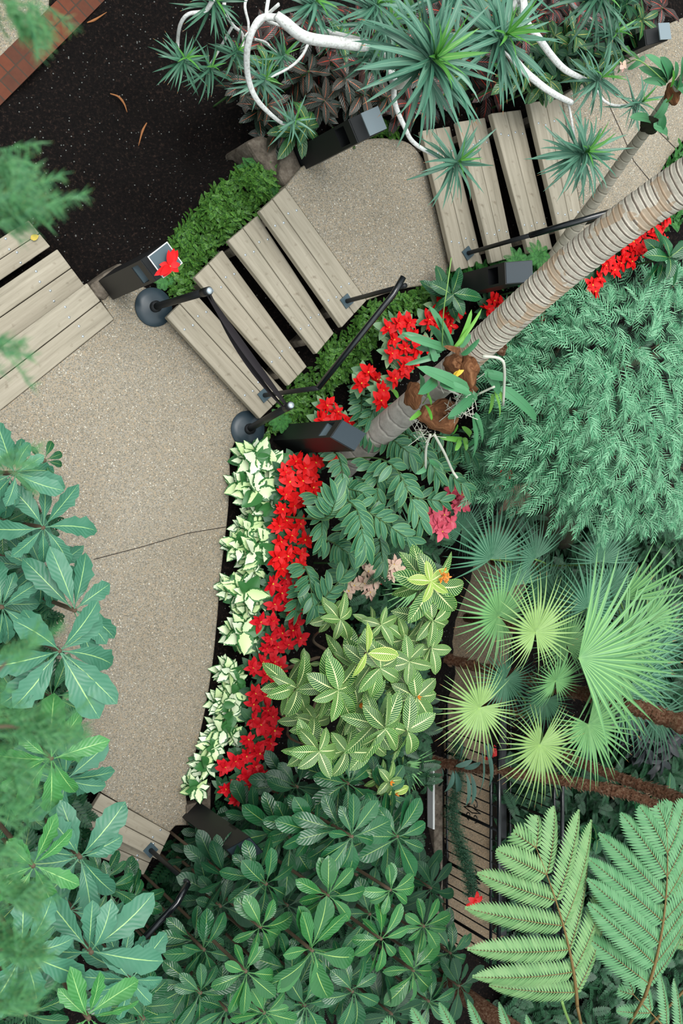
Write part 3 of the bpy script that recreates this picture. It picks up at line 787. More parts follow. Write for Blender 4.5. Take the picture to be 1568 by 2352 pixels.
LEFT = [  # px,py,leaf px,z,n,material,az0(deg),spread(deg),tiers, label
    (35, 1087, 98, 2.3, 10, 'big_leaf', 0, 360, 2, 'leafy shrub uppermost at the left edge below the wide steps'),
    (102, 1058, 52, 2.1, 6, 'gloss_leaf', -90, 240, 1, 'small dark green shoot reaching over the path from the top left shrub'),
    (5, 1202, 78, 1.9, 9, 'gloss_leaf', 0, 360, 2, 'dark rosette of leaves cut by the left edge near the path bend'),
    (99, 1212, 108, 2.2, 8, 'big_leaf', 40, 360, 1, 'shrub with long drooping leaves over the bare patch by the path'),
    (98, 1305, 100, 2.0, 9, 'big_leaf', 0, 360, 2, 'shrub whose leaves meet the crack in the landing'),
    (5, 1395, 100, 2.1, 10, 'big_leaf', 10, 360, 2, 'shrub at the left edge level with the middle of the landing'),
    (172, 1402, 142, 2.3, 8, 'big_leaf', -60, 240, 1, 'shrub with the leaf reaching furthest over the landing'),
    (137, 1495, 148, 2.7, 10, 'big_leaf', 0, 360, 1, 'large pale green rosette of notched leaves beside the landing'),
    (36, 1590, 75, 1.8, 9, 'gloss_leaf', 0, 360, 2, 'dark shrub behind the blurred fronds at mid left'),
    (120, 1600, 90, 1.7, 9, 'gloss_leaf', 0, 360, 1, 'dark low leaves under the large pale rosette'),
    (118, 1742, 124, 2.5, 11, 'young_leaf', 10, 360, 1, 'bright glossy rosette above the bottom steps'),
    (150, 1790, 105, 2.0, 10, 'big_leaf', 20, 360, 2, 'dull green leaves beneath the bright glossy rosette'),
    (25, 1830, 90, 1.9, 10, 'gloss_leaf', 0, 360, 2, 'dark leaves cut by the left edge beside the bottom steps'),
    (184, 1969, 132, 2.5, 11, 'big_leaf', 0, 360, 1, 'large rosette spreading over the bottom steps'),
    (76, 1989, 105, 2.7, 9, 'young_leaf', 20, 360, 1, 'bright rosette of narrow leaves left of the bottom steps'),
    (60, 2060, 110, 2.0, 10, 'gloss_leaf', 0, 360, 2, 'shaded leaves at lower left behind blurred fronds'),
    (160, 2090, 105, 2.1, 10, 'big_leaf', 0, 360, 1, 'leaves between the bottom steps and the lower left corner'),
    (210, 2188, 158, 2.8, 9, 'big_leaf', -40, 250, 1, 'largest shrub at lower left with long leaves crossing the handrail'),
    (53, 2188, 165, 2.9, 9, 'big_leaf', 10, 360, 1, 'wide dark rosette in the lower left corner'),
    (204, 2340, 135, 3.0, 10, 'young_leaf', 0, 360, 1, 'lime green rosette at the bottom edge'),
    (300, 2250, 100, 1.9, 10, 'big_leaf', 0, 360, 2, 'mid green leaves right of the lime rosette'),
    (60, 2330, 130, 2.3, 10, 'gloss_leaf', 0, 360, 1, 'shaded leaves in the very corner at lower left'),
    (300, 2070, 72, .5, 10, 'gloss_leaf', 0, 360, 2, 'low dark leaves under the handrail beside the bottom steps'),
    (250, 2040, 80, .8, 9, 'gloss_leaf', 0, 360, 2, 'low dark leaves beneath the large rosette over the bottom steps'),
    (330, 2340, 95, 1.6, 10, 'gloss_leaf', 0, 360, 2, 'glossy leaves at the bottom edge beside the lime rosette'),
]
for px, py, Lp, z, n, mt, a0, spd, ti, lab in LEFT:
    broad(lab, px, py, Lp, z, n, mt, lobed if 'gloss' not in mt else paddle, math.radians(a0), math.radians(spd), tiers=ti, group='broadleaf shrubs along the left side of the path')

# glossy shrubs at the bottom
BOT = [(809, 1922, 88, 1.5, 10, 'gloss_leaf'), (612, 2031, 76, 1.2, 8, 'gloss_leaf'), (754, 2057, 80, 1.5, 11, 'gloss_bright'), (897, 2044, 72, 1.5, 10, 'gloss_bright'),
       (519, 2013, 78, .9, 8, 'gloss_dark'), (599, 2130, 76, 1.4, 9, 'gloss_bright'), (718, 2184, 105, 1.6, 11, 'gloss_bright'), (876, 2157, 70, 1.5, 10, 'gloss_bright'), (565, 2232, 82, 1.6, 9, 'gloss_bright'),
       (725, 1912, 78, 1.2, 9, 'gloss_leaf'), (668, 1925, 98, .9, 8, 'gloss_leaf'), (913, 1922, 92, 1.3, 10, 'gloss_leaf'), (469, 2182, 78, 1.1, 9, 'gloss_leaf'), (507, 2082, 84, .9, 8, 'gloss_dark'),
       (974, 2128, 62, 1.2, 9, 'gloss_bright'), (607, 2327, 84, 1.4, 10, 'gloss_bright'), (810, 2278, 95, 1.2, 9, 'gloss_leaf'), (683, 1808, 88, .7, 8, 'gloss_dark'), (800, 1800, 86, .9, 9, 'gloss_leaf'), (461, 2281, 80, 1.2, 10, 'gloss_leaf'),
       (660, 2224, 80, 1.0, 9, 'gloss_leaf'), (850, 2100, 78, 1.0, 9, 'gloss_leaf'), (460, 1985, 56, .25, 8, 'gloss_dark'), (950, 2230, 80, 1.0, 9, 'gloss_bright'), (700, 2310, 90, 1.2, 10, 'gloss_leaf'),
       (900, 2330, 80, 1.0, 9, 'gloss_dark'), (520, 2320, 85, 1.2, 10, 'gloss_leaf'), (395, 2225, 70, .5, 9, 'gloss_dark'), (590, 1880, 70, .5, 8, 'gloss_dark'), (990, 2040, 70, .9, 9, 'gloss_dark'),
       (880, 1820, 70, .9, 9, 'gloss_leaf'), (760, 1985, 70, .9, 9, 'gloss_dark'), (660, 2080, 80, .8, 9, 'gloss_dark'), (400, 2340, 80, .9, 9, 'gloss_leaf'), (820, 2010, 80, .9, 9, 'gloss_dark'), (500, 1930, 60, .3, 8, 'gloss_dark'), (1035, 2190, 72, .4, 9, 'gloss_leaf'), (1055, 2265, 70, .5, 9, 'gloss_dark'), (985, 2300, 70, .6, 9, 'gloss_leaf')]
lab_pos = lambda px, py: ('left' if px < 560 else 'middle' if px < 780 else 'right')
near = {0: 'beside the striped shrub, highest of the glossy rosettes', 1: 'right of the sunk handrail', 2: 'in the middle of the glossy thicket, ten narrow leaves', 3: 'with narrow bright leaves close to the iron fence',
        4: 'just right of the end of the handrail', 5: 'with rounded bright leaves below the sunk sign post', 6: 'with the largest bright rosette of the thicket', 7: 'with bright leaves left of the tree fern', 8: 'with lime tinted leaves near the bottom edge',
        9: 'between the sign post and the striped shrub', 10: 'with one long leaf near the foot sign post', 11: 'with ribbed leaves beside the low dark wall', 12: 'below the long handrail, dull green', 13: 'dark and shaded below the handrail end',
        14: 'with small bright leaves nearest the tree fern', 15: 'cut by the bottom edge, bright green', 16: 'dull green above the bottom fern frond', 17: 'dark, under the lowest red flowers', 18: 'tucked under the striped shrub', 19: 'left of the lime tinted one',
        20: 'between the largest rosette and the lime tinted one', 21: 'between the two bright rosettes on the right', 22: 'dark and low at the bottom steps', 23: 'bright, next to the dead leaves by the tree fern', 24: 'dull green on the bottom edge, middle',
        25: 'dark, left of the bottom fern frond', 26: 'dull green on the bottom edge, below the lime tinted one', 27: 'dark under the long handrail', 28: 'dark behind the foot sign post', 29: 'dark at the fence foot',
        30: 'at the lower tip of the striped shrub', 31: 'dark, between two mid green rosettes', 32: 'dark, below the round leaved rosette', 33: 'near the lime rosette of the lower left corner', 34: 'dark, in the gap left of the narrow bright leaves', 35: 'dark, right of the foot sign post base', 36: 'at the near end of the sunken walk', 37: 'dark, left of the lowest tree fern leaflets', 38: 'dull green, above the bottom fern frond tips'}
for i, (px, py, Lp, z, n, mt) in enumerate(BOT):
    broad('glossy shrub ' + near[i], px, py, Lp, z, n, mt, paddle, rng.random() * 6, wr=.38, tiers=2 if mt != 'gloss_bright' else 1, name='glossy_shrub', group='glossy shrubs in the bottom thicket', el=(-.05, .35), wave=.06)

# ================================================================== STRIPED SHRUB
ZB = [(990, 1335, 62, 1.6, 5, 'zebra_young'), (995, 1345, 105, 1.45, 6, 'zebra'), (775, 1585, 88, 1.6, 8, 'zebra'), (822, 1618, 88, 1.5, 6, 'zebra'), (885, 1672, 95, 1.8, 7, 'zebra'), (733, 1725, 72, 1.6, 7, 'zebra'), (795, 1725, 80, 1.4, 5, 'zebra'),
      (780, 1422, 62, 1.2, 6, 'zebra'), (845, 1500, 78, 1.8, 3, 'zebra_young'), (872, 1535, 82, 1.75, 6, 'zebra'), (940, 1520, 70, 1.4, 7, 'zebra'), (682, 1580, 85, 1.3, 6, 'zebra'), (875, 1435, 55, 1.3, 5, 'zebra'), (930, 1470, 60, 1.3, 7, 'zebra'), (995, 1425, 78, 1.4, 6, 'zebra'),
      (720, 1660, 70, 1.2, 6, 'zebra'), (955, 1600, 78, 1.3, 7, 'zebra'), (893, 1795, 48, 1.0, 6, 'zebra'), (850, 1700, 80, 1.3, 6, 'zebra'), (930, 1570, 70, 1.2, 7, 'zebra'), (990, 1490, 70, 1.2, 7, 'zebra'), (710, 1525, 34, .9, 4, 'zebra'), (905, 1822, 50, .9, 3, 'zebra_young'), (935, 1680, 85, 1.4, 5, 'zebra'), (820, 1530, 80, 1.3, 6, 'zebra')]
foot = P(760, 1500, -.2)
zroot = thing('striped_shrub', 'large shrub with cream striped leaves right of the red flowers', 'shrub', tuple(foot))
for px, py, Lp, z, n, mt in ZB:
    p = P(px, py, z); L = .93 * Lp * mpp(px, py, z)
    mb = MB(); rosette(mb, p - [0, 0, .12], n - 1, L, ell, .42, el=(-.3, .1), droop=.5, nu=10, nv=5, az0=rng.random() * 6, wave=.05, rj=.3, fold=.2, Ljit=.2) if mt == 'zebra' else None; rosette(mb, p, n, L, ell, .44, el=(-.1, .45), droop=.6, nu=10, nv=5, az0=rng.random() * 6, wave=.03, rj=.2, fold=.2, Ljit=.15)
    world_part(mb, 'leaf_cluster', M[mt], zroot)
    j = P(px - 70 + rng.uniform(-15, 15), (py * 2 + 1560) / 3, .1)
    mb = MB(); mb.tube(smooth_line([foot, j, p - np.array([0, 0, .02])], 6), np.linspace(.016, .006, 13), 6); world_part(mb, 'branch', M['twig'], zroot)
    if rng.random() < .4:
        mb = MB(); mb.leaves(np.tile(p + [0, 0, .02], (7, 1)), rng.uniform(0, 6.3, 7), 1.0, .035, .012, prof=ell, nu=4, nv=3); world_part(mb, 'flower', M['orange'], zroot)
mb = MB(); mb.leaves(np.tile(P(1020, 1325, 1.65), (26, 1)) + rng.normal(0, .018, (26, 3)), rng.uniform(0, 6.3, 26), .6, .035, .016, prof=ell, nu=4, nv=3); world_part(mb, 'flower', M['orange'], zroot)

# ================================================================== BORDER: cream variegated plants
DF = [(590, 1052, 44), (592, 1130, 46), (573, 1212, 30), (584, 1268, 46), (566, 1361, 42), (558, 1452, 42), (527, 1542, 30), (540, 1592, 32), (512, 1616, 28), (533, 1642, 30), (512, 1678, 30), (534, 1690, 28), (492, 1718, 28), (474, 1760, 30), (452, 1812, 28), (600, 1095, 34), (598, 1180, 30), (585, 1315, 32), (570, 1405, 30), (628, 1068, 38), (622, 1160, 36), (615, 1245, 38), (600, 1372, 34), (545, 1560, 26), (590, 1470, 34), (560, 1115, 32), (550, 1255, 32), (540, 1350, 30)]
DF.sort(key=lambda a: a[1])
def nth(k):
    k += 1
    if k <= 20: return ordn[k - 1]
    return {2: 'twenty', 3: 'thirty', 4: 'forty'}[k // 10] + ('-' + ordn[k % 10 - 1] if k % 10 else 'th') if k % 10 else {2: 'twentieth', 3: 'thirtieth', 4: 'fortieth'}[k // 10]
ordn = 'first second third fourth fifth sixth seventh eighth ninth tenth eleventh twelfth thirteenth fourteenth fifteenth sixteenth seventeenth eighteenth nineteenth twentieth twenty-first twenty-second twenty-third twenty-fourth twenty-fifth twenty-sixth twenty-seventh twenty-eighth twenty-ninth thirtieth'.split()
for i, (px, py, Lp) in enumerate(DF):
    z = .22 if Lp > 35 else .15
    p = P(px, py, z); L = Lp * mpp(px, py, z) * 1.15
    root = thing('variegated_plant', f'white and green leaved border plant, {ordn[i]} down the row from the stanchion', 'border plant', (p[0], p[1], gz(p)), group='white and green border plants along the path')
    mb = MB()
    rosette(mb, p, 7, L * .95, ovate, .7, el=(.25, .7), droop=.6, nu=8, nv=5, az0=rng.random() * 6, fold=.25)
    rosette(mb, p - [0, 0, .05], 9, L * 1.05, ovate, .64, el=(0, .3), droop=.6, nu=8, nv=5, az0=rng.random() * 6, fold=.2)
    rosette(mb, p - [0, 0, .11], 8, L * 1.05, ovate, .6, el=(-.2, .1), droop=.5, nu=8, nv=5, az0=rng.random() * 6, fold=.2)
    world_part(mb, 'leaves', M['dieff'], root); stem_to(root, p, r=.008)


# ================================================================== POINSETTIAS
def poinsettia(label, heads, z, mat='red', r=21, group=None, leafm='poin_leaf', cat='flowering plant'):
    ps = [P(a, b, z + rng.uniform(-.03, .03)) for a, b in heads]
    m = sum(ps) / len(ps)
    g = gz(m)
    root = thing('poinsettia', label, cat, (m[0], m[1], g), group=group)
    for p, (a, b) in zip(ps, heads):
        L = r * mpp(a, b, z) * rng.uniform(.9, 1.15)
        mb = MB(); a0 = rng.random() * 6
        rosette(mb, p, 6, L, bract, .52, el=(.0, .25), droop=.35, nu=6, nv=3, az0=a0, fold=.15)
        rosette(mb, p + [0, 0, .012], 5, L * .7, bract, .5, el=(.2, .5), droop=.4, nu=6, nv=3, az0=a0 + .5, fold=.15)
        h = world_part(mb, 'flower_head', M[mat], root)
        mb = MB(); mb.lathe([(.0005, .014), (.008, .012), (.009, .004), (.004, 0)], tuple(p - np.array(root.location)), 8); k = mb.build('flower_centre', M['yellow'], h)
    mb = MB()
    for p in ps:
        rosette(mb, p - [0, 0, .05], 7, r * mpp(*heads[0], z) * 1.25, ovate, .6, el=(-.1, .2), droop=.4, nu=6, nv=3, az0=rng.random() * 6)
    world_part(mb, 'leaves', M[leafm], root)
    mb = MB()
    for p in ps: mb.tube([(m[0], m[1], g - .02), (m * .4 + p * .6) * [1, 1, 0] + [0, 0, g * .4 + p[2] * .6], p], .006, 6)
    world_part(mb, 'stem', M['stem'], root)
    return root


ROW = [(679, 1059), (761, 1053), (725, 1062), (655, 1085), (674, 1161), (700, 1075), (689, 1204), (640, 1208), (658, 1195), (661, 1277), (691, 1272), (665, 1107), (716, 1089), (719, 1120), (695, 1105), (692, 1140), (655, 1135), (648, 1170), (670, 1230), (700, 1240), (645, 1245),
       (640, 1280), (647, 1306), (688, 1302), (626, 1341), (671, 1354), (647, 1362), (656, 1331), (630, 1388), (663, 1394), (675, 1410), (598, 1428), (627, 1426), (682, 1433), (672, 1448), (647, 1454), (621, 1468), (689, 1466), (637, 1486), (611, 1490), (662, 1480), (604, 1521), (630, 1519), (581, 1534), (643, 1531), (612, 1550), (635, 1553),
       (586, 1593), (637, 1575), (582, 1618), (607, 1600), (581, 1652), (599, 1664), (625, 1646), (630, 1678), (612, 1674), (614, 1631), (570, 1699), (584, 1718), (596, 1731), (620, 1708), (565, 1737), (586, 1761), (563, 1782), (601, 1782), (516, 1761), (517, 1813), (543, 1811), (568, 1806), (590, 1800), (545, 1833), (540, 1748), (575, 1790)]
ROW.sort(key=lambda a: a[1])
for i in range(0, len(ROW), 3):
    h = ROW[i:i + 3]
    poinsettia(f'red poinsettia in the long border, {ordn[i // 3]} down the row from the sign post', h, .34 if h[0][1] < 1300 else .24, 'red2' if h[0][1] > 1300 else 'red', 26 if h[0][1] < 1300 else 23, group='red poinsettias in the long border')
UP = [([(939, 740), (891, 752), (915, 742)], 'nearest the handrail'), ([(904, 780), (929, 800), (899, 812)], 'left of the orchid leaves'), ([(959, 800), (985, 790), (950, 775)], 'partly under the orchid leaves'), ([(934, 835), (925, 850), (950, 830)], 'above the palm trunk'),
      ([(1011, 702), (1029, 722), (1050, 715)], 'at the thin green flower stalk'), ([(1004, 742), (1034, 748), (985, 735)], 'between handrail group and sign post'), ([(866, 872), (829, 880), (845, 855)], 'with the widest flower, beside the dark soil'), ([(906, 870), (879, 897), (874, 920)], 'against the palm trunk'),
      ([(750, 932), (775, 945), (740, 965)], 'just above the sign post by the palm'), ([(800, 968), (790, 985), (762, 972)], 'right of the sign post by the palm')]
for h, w in UP:
    px = h[0][0]
    poinsettia('red poinsettia with pale leaves ' + w, h, .62 if px > 880 else .45 if px > 820 else .3, 'red', 24, group='red poinsettias beside the steps', leafm='poin_pale')
UR = [([(1489, 505), (1519, 520), (1509, 540)], 'furthest up behind the palm trunk'), ([(1454, 555), (1429, 570), (1470, 535)], 'second from the top behind the palm trunk'), ([(1434, 590), (1399, 597), (1460, 575)], 'third from the top behind the palm trunk'), ([(1409, 620), (1389, 610), (1425, 605)], 'above the needle leaved shrub'),
      ([(1359, 655), (1375, 640), (1365, 670)], 'half hidden by the needle leaved shrub'), ([(1524, 552), (1500, 525), (1530, 500)], 'nearest the right edge'), ([(1480, 570), (1450, 600), (1500, 560)], 'just under the nearest to the right edge'), ([(1224, 725), (1215, 745), (1240, 730)], 'peeping out under the palm trunk'), ([(1134, 690), (1120, 710), (1150, 700)], 'in the shade of the sign post')]
for h, w in UR:
    poinsettia('red poinsettia ' + w, h, 1.25 if h[0][0] > 1300 else .7, 'red', 22, group='red poinsettias behind the palm')
poinsettia('pink poinsettia, upper of two by the fan palms', [(1059, 1137), (1045, 1160), (1040, 1125), (1062, 1160)], .25, 'pink', 26)
poinsettia('pink poinsettia, lower of two by the fan palms', [(1019, 1182), (1004, 1205), (1034, 1198), (995, 1180), (1015, 1220)], .2, 'pink', 28)
poinsettia('cream poinsettia left of the striped shrub top', [(844, 1312), (849, 1360), (860, 1335), (835, 1340)], .1, 'blush', 25)
poinsettia('cream poinsettia right of the red flower by the small fan palm', [(904, 1297), (915, 1310), (900, 1320)], .1, 'blush', 24)
poinsettia('pale pink poinsettia under the cane leaves', [(799, 1357), (812, 1345)], .1, 'blush', 22)
poinsettia('single red poinsettia between two cream ones', [(870, 1318), (862, 1325)], .0, 'red', 20)
poinsettia('orange-red poinsettia at the edge of the needle leaved shrub', [(1155, 1095), (1140, 1110), (1165, 1085)], -.3, 'red', 20)
# the flower laid on the sign
p = P(390, 610, .03 + .98 + .05)
mb = MB(); az = np.radians([60, 75, 100, 215, 225, 240, 250, 10, 330, 180]); mb.leaves(np.tile(p, (10, 1)), az, rng.uniform(.05, .5, 10), np.array([.13, .12, .10, .13, .11, .09, .07, .07, .07, .07]), .045, droop=.5, prof=bract, nu=7, nv=3)
rt = thing('cut_flower', 'cut red flower lying on the framed sign plate', 'flower', tuple(p)); world_part(mb, 'petal', M['red'], rt)
mb = MB(); mb.tube([p, p + [.04, -.06, -.01]], .004, 6); world_part(mb, 'stalk', M['petiole'], rt)

# ================================================================== DRACAENAS (thin pale stems, sword leaves)
def dtree(label, foot, branches, heads):
    """branches: list of [(px,py,z,radius)...]; heads: (px,py,r_px,z,n,mat)"""
    f = P(*foot)
    root = thing('dragon_tree', label, 'tree', tuple(f))
    for br in branches:
        pts = smooth_line([P(a, b, z) for a, b, z, r in br], 8); rr = np.interp(np.linspace(0, len(br) - 1, len(pts)), range(len(br)), [q[3] for q in br])
        mb = MB(); mb.tube(pts, rr, 10, useg=1); world_part(mb, 'branch', M['pale_bark'], root)
    for px, py, rp_, z, n, mt in heads:
        p = P(px, py, z); L = rp_ * mpp(px, py, z)
        mb = MB()
        k = n // 3
        for tier, (e0, e1, dr, ls) in enumerate(((-.25, .1, .5, 1.0), (.05, .4, .6, 1.0), (.35, .8, .6, .95))):
            rosette(mb, p + [0, 0, .03 * tier], k, L * ls, sword, .075 if L > .5 else .09, el=(e0, e1), droop=dr, nu=7, nv=3, az0=rng.random() * 6, rj=.25, fold=.35, Ljit=.18)
        r = world_part(mb, 'leaf_rosette', M[mt], root)
        mb = MB(); rosette(mb, p + [0, 0, .09], max(5, n // 6), L * .62, sword, .11, el=(.7, 1.3), droop=.4, nu=6, nv=3, fold=.4)
        mb.V = [v - np.array(root.location) for v in mb.V]; mb.build('leaf_core', M['dracaena_core'], r)
    return root


dtree('dragon tree with the hooked white stem curving over the soil bed', (690, 90, .2), [
    [(735, 75, .9, .035), (838, 103, 2.0, .034), (770, 97, 2.1, .034), (700, 85, 2.15, .033), (655, 52, 2.2, .032), (634, 34, 2.2, .024)],
    [(640, 40, 2.15, .02), (600, 42, 2.1, .02), (578, 75, 2.05, .019), (567, 120, 1.95, .019), (570, 180, 1.8, .018), (592, 232, 1.7, .016), (640, 278, 1.55, .012), (664, 286, 1.5, .011)],
    [(655, 52, 2.1, .014), (672, 62, 2.0, .011), (700, 40, 1.9, .010), (712, 15, 1.9, .01)]],
    [(665, 284, 66, 1.55, 22, 'dracaena'), (710, 14, 95, 2.0, 42, 'dracaena')])
dtree('dragon tree with two leaf heads over the top of the soil bed', (500, -20, -.2), [
    [(520, -30, .6, .02), (495, -10, 1.3, .018), (472, 24, 1.3, .014), (432, 33, 1.25, .013), (413, 60, 1.15, .012), (408, 105, 1.0, .011), (413, 142, 1.1, .010)],
    [(520, -30, .6, .016), (515, 20, 1.2, .012), (535, 58, 1.1, .011), (556, 78, 1.0, .010), (556, 108, .95, .009), (535, 128, 1.0, .008)],
    [(520, -30, .6, .016), (490, 10, 1.2, .012)], [(535, 58, 1.1, .01), (500, 120, .9, .009), (474, 162, .95, .008)]],
    [(414, 144, 74, 1.15, 34, 'dracaena_dark'), (474, 164, 66, 1.0, 32, 'dracaena_dark'), (534, 126, 62, 1.05, 32, 'dracaena_dark'), (485, 12, 88, 1.3, 34, 'dracaena_dark')])
dtree('dragon tree with crossing thin stems behind the hooked white one', (600, -40, 0), [
    [(610, -40, .5, .016), (565, 0, 1.0, .010), (570, 50, 1.0, .009), (578, 75, 1.0, .008), (640, 8, 1.3, .008)],
    [(617, -10, 1.3, .013), (612, 40, 1.3, .012), (632, 55, 1.2, .010), (660, 60, 1.1, .009)],
    [(640, 10, 1.2, .012), (590, 55, 1.05, .011), (562, 85, 1.0, .010)],
    [(585, 90, .95, .009), (610, 97, .9, .008), (622, 110, .9, .007), (645, 130, .9, .006)],
    [(710, 95, 1.2, .010), (692, 130, 1.15, .010), (660, 158, 1.1, .009), (598, 188, 1.05, .008)]],
    [(598, 190, 78, 1.1, 26, 'dracaena'), (643, 133, 62, 1.0, 26, 'dracaena_dark'), (765, 90, 60, 1.2, 26, 'dracaena_dark')])
dtree('dragon tree with the biggest spiky leaf head over the bronze leaves', (860, 60, .4), [
    [(880, 60, .4, .04), (905, 190, 1.4, .03), (960, 150, 3.0, .03)],
    [(905, 190, 1.4, .02), (906, 235, 1.5, .018), (928, 290, 1.55, .016), (955, 332, 1.5, .015), (1034, 374, 1.5, .013)]],
    [(975, 146, 178, 3.1, 78, 'dracaena'), (1038, 377, 104, 1.55, 34, 'dracaena'), (845, 130, 80, 1.5, 34, 'dracaena_dark'), (880, 60, 110, 1.9, 40, 'dracaena'), (850, 20, 100, 2.2, 40, 'dracaena')])
dtree('dragon tree with two white stems ending over the upper steps', (1080, 20, .6), [
    [(1080, 20, .6, .04), (1120, 60, 1.9, .035), (1195, 0, 2.3, .024), (1204, 45, 2.3, .024), (1235, 85, 2.25, .024), (1268, 130, 2.15, .023), (1300, 162, 2.1, .022), (1345, 184, 2.05, .016)],
    [(1120, 60, 1.9, .03), (1190, 148, 2.1, .025), (1230, 186, 2.1, .024), (1270, 215, 2.1, .022), (1312, 236, 2.05, .019)],
    [(1303, 233, 2.05, .009), (1310, 265, 2.0, .009), (1324, 350, 2.0, .009)]],
    [(1136, 92, 148, 2.9, 60, 'dracaena'), (1326, 356, 112, 2.1, 60, 'dracaena'), (1363, 187, 82, 2.1, 34, 'dracaena')])
dtree('dragon tree with small leaf heads at the top edge beside the upper landing', (1300, -30, .9), [
    [(1300, -20, .9, .02), (1312, 8, 1.7, .014), (1350, 40, 1.7, .012), (1392, 78, 1.65, .010)],
    [(1370, 205, 1.8, .010), (1385, 230, 1.8, .010), (1412, 242, 1.8, .009), (1450, 240, 1.8, .008)]],
    [(1362, -5, 110, 1.9, 44, 'dracaena_dark'), (1393, 84, 80, 1.75, 40, 'dracaena_dark'), (1453, 242, 68, 1.85, 30, 'dracaena'), (1160, -30, 120, 2.2, 40, 'dracaena'), (1040, -20, 130, 2.4, 44, 'dracaena')])

# ================================================================== BRONZE AND RED VEINED PLANTS under them
CR = []
def inpoly(x, y, poly):
    r = False; n = len(poly)
    for i in range(n):
        x1, y1 = poly[i]; x2, y2 = poly[i - 1]
        if (y1 > y) != (y2 > y) and x < (x2 - x1) * (y - y1) / (y2 - y1) + x1: r = not r
    return r
A1 = [(620, 40), (1000, 20), (1170, 0), (1190, 200), (1110, 215), (1000, 235), (900, 240), (820, 225), (760, 260), (700, 300), (640, 300), (575, 250), (560, 180)]
A2 = [(1180, 0), (1568, 0), (1540, 60), (1470, 80), (1400, 140), (1300, 190), (1215, 200)]
def scatter(poly, n, dmin, seed):
    rr = random.Random(seed); out = []; xs_ = [a for a, b in poly]; ys_ = [b for a, b in poly]; tries = 0
    while len(out) < n and tries < 20000:
        tries += 1
        x, y = rr.uniform(min(xs_), max(xs_)), rr.uniform(min(ys_), max(ys_))
        if inpoly(x, y, poly) and all((x - a) ** 2 + (y - b) ** 2 > dmin ** 2 for a, b in out): out.append((x, y))
    return out
def low_plant(name, label, cat, group, px, py, z, n, Lp, mt, prof=ell, wr=.36, tiers=3, el=(-.1, .7), stemm='stem'):
    p = P(px, py, z); L = Lp * mpp(px, py, z)
    root = thing(name, label, cat, (p[0], p[1], gz(p)), group=group)
    mb = MB()
    for k in range(tiers):
        rosette(mb, p - [0, 0, .09 * k], n, L * (1 + .08 * k), prof, wr, el=el, droop=.7, nu=8, nv=3, az0=rng.random() * 6, fold=.2, wave=.12, nw=2)
    world_part(mb, 'leaves', M[mt], root); stem_to(root, p, r=.008, mat=stemm)
    return root
look = {'croton': 'bronze plant with orange midribs', 'croton_red': 'dark plant with red veins', 'croton_green': 'green plant with yellow veins', 'gloss_dark': 'plain dark green plant'}
cnt = {}
for i, (x, y) in enumerate(sorted(scatter(A1, 34, 52, 3))):
    mt_ = ['croton', 'croton_red', 'croton_green', 'croton', 'croton_red'][i % 5]; kk = cnt.get(mt_, 0); cnt[mt_] = kk + 1
    low_plant('bronze_leaf_plant', f'{look[mt_]} under dragon trees, {nth(kk)} such from the soil', 'foliage plant', 'bronze leaved plants under the dragon trees', x, y, .75 if x > 700 else .5, 6, 56, mt_)
cnt = {}
for i, (x, y) in enumerate(sorted(scatter(A2, 24, 48, 4))):
    mt_ = ['croton_green', 'croton_red', 'croton_green', 'gloss_dark'][i % 4]; kk = cnt.get(mt_, 0); cnt[mt_] = kk + 1
    low_plant('bronze_leaf_plant', f'{look[mt_]} by the upper landing, {nth(kk)} such from the steps', 'foliage plant', 'veined plants beside the upper landing', x, y, 1.35, 6, 50, mt_)

# ================================================================== CANE-LEAVED PLANTS
CN = [((730, 1190), (772, 1152), 62, 1.0), ((880, 1060), (965, 1190), 60, 1.0), ((800, 1160), (935, 1235), 58, 1.0), ((790, 1150), (838, 1245), 66, 1.1), ((700, 1400), (805, 1305), 56, .7), ((690, 1300), (720, 1390), 50, .6),
      ((840, 1060), (870, 1150), 50, .8), ((770, 1120), (832, 1130), 44, .8), ((870, 1000), (940, 1040), 54, .7), ((930, 1000), (1000, 1080), 56, .7), ((900, 1140), (1010, 1150), 50, .6), ((800, 960), (850, 1000), 44, .5), ((820, 900), (830, 945), 40, .4), ((860, 900), (850, 960), 40, .5),
      ((740, 1240), (800, 1270), 52, .7), ((850, 1220), (880, 1290), 46, .6), ((780, 1300), (760, 1370), 48, .5), ((960, 1050), (1060, 1110), 48, .6), ((1000, 1000), (1080, 1040), 46, .5), ((720, 1140), (740, 1230), 48, .7), ((830, 1180), (900, 1200), 50, .7), ((880, 930), (930, 980), 44, .4), ((760, 1040), (790, 1110), 44, .7), ((900, 1080), (920, 1130), 52, .8), ((680, 1330), (680, 1400), 40, .4), ((990, 1070), (1040, 1060), 44, .4), ((840, 1120), (800, 1200), 50, .8)]
CN.sort(key=lambda q_: q_[1][1])
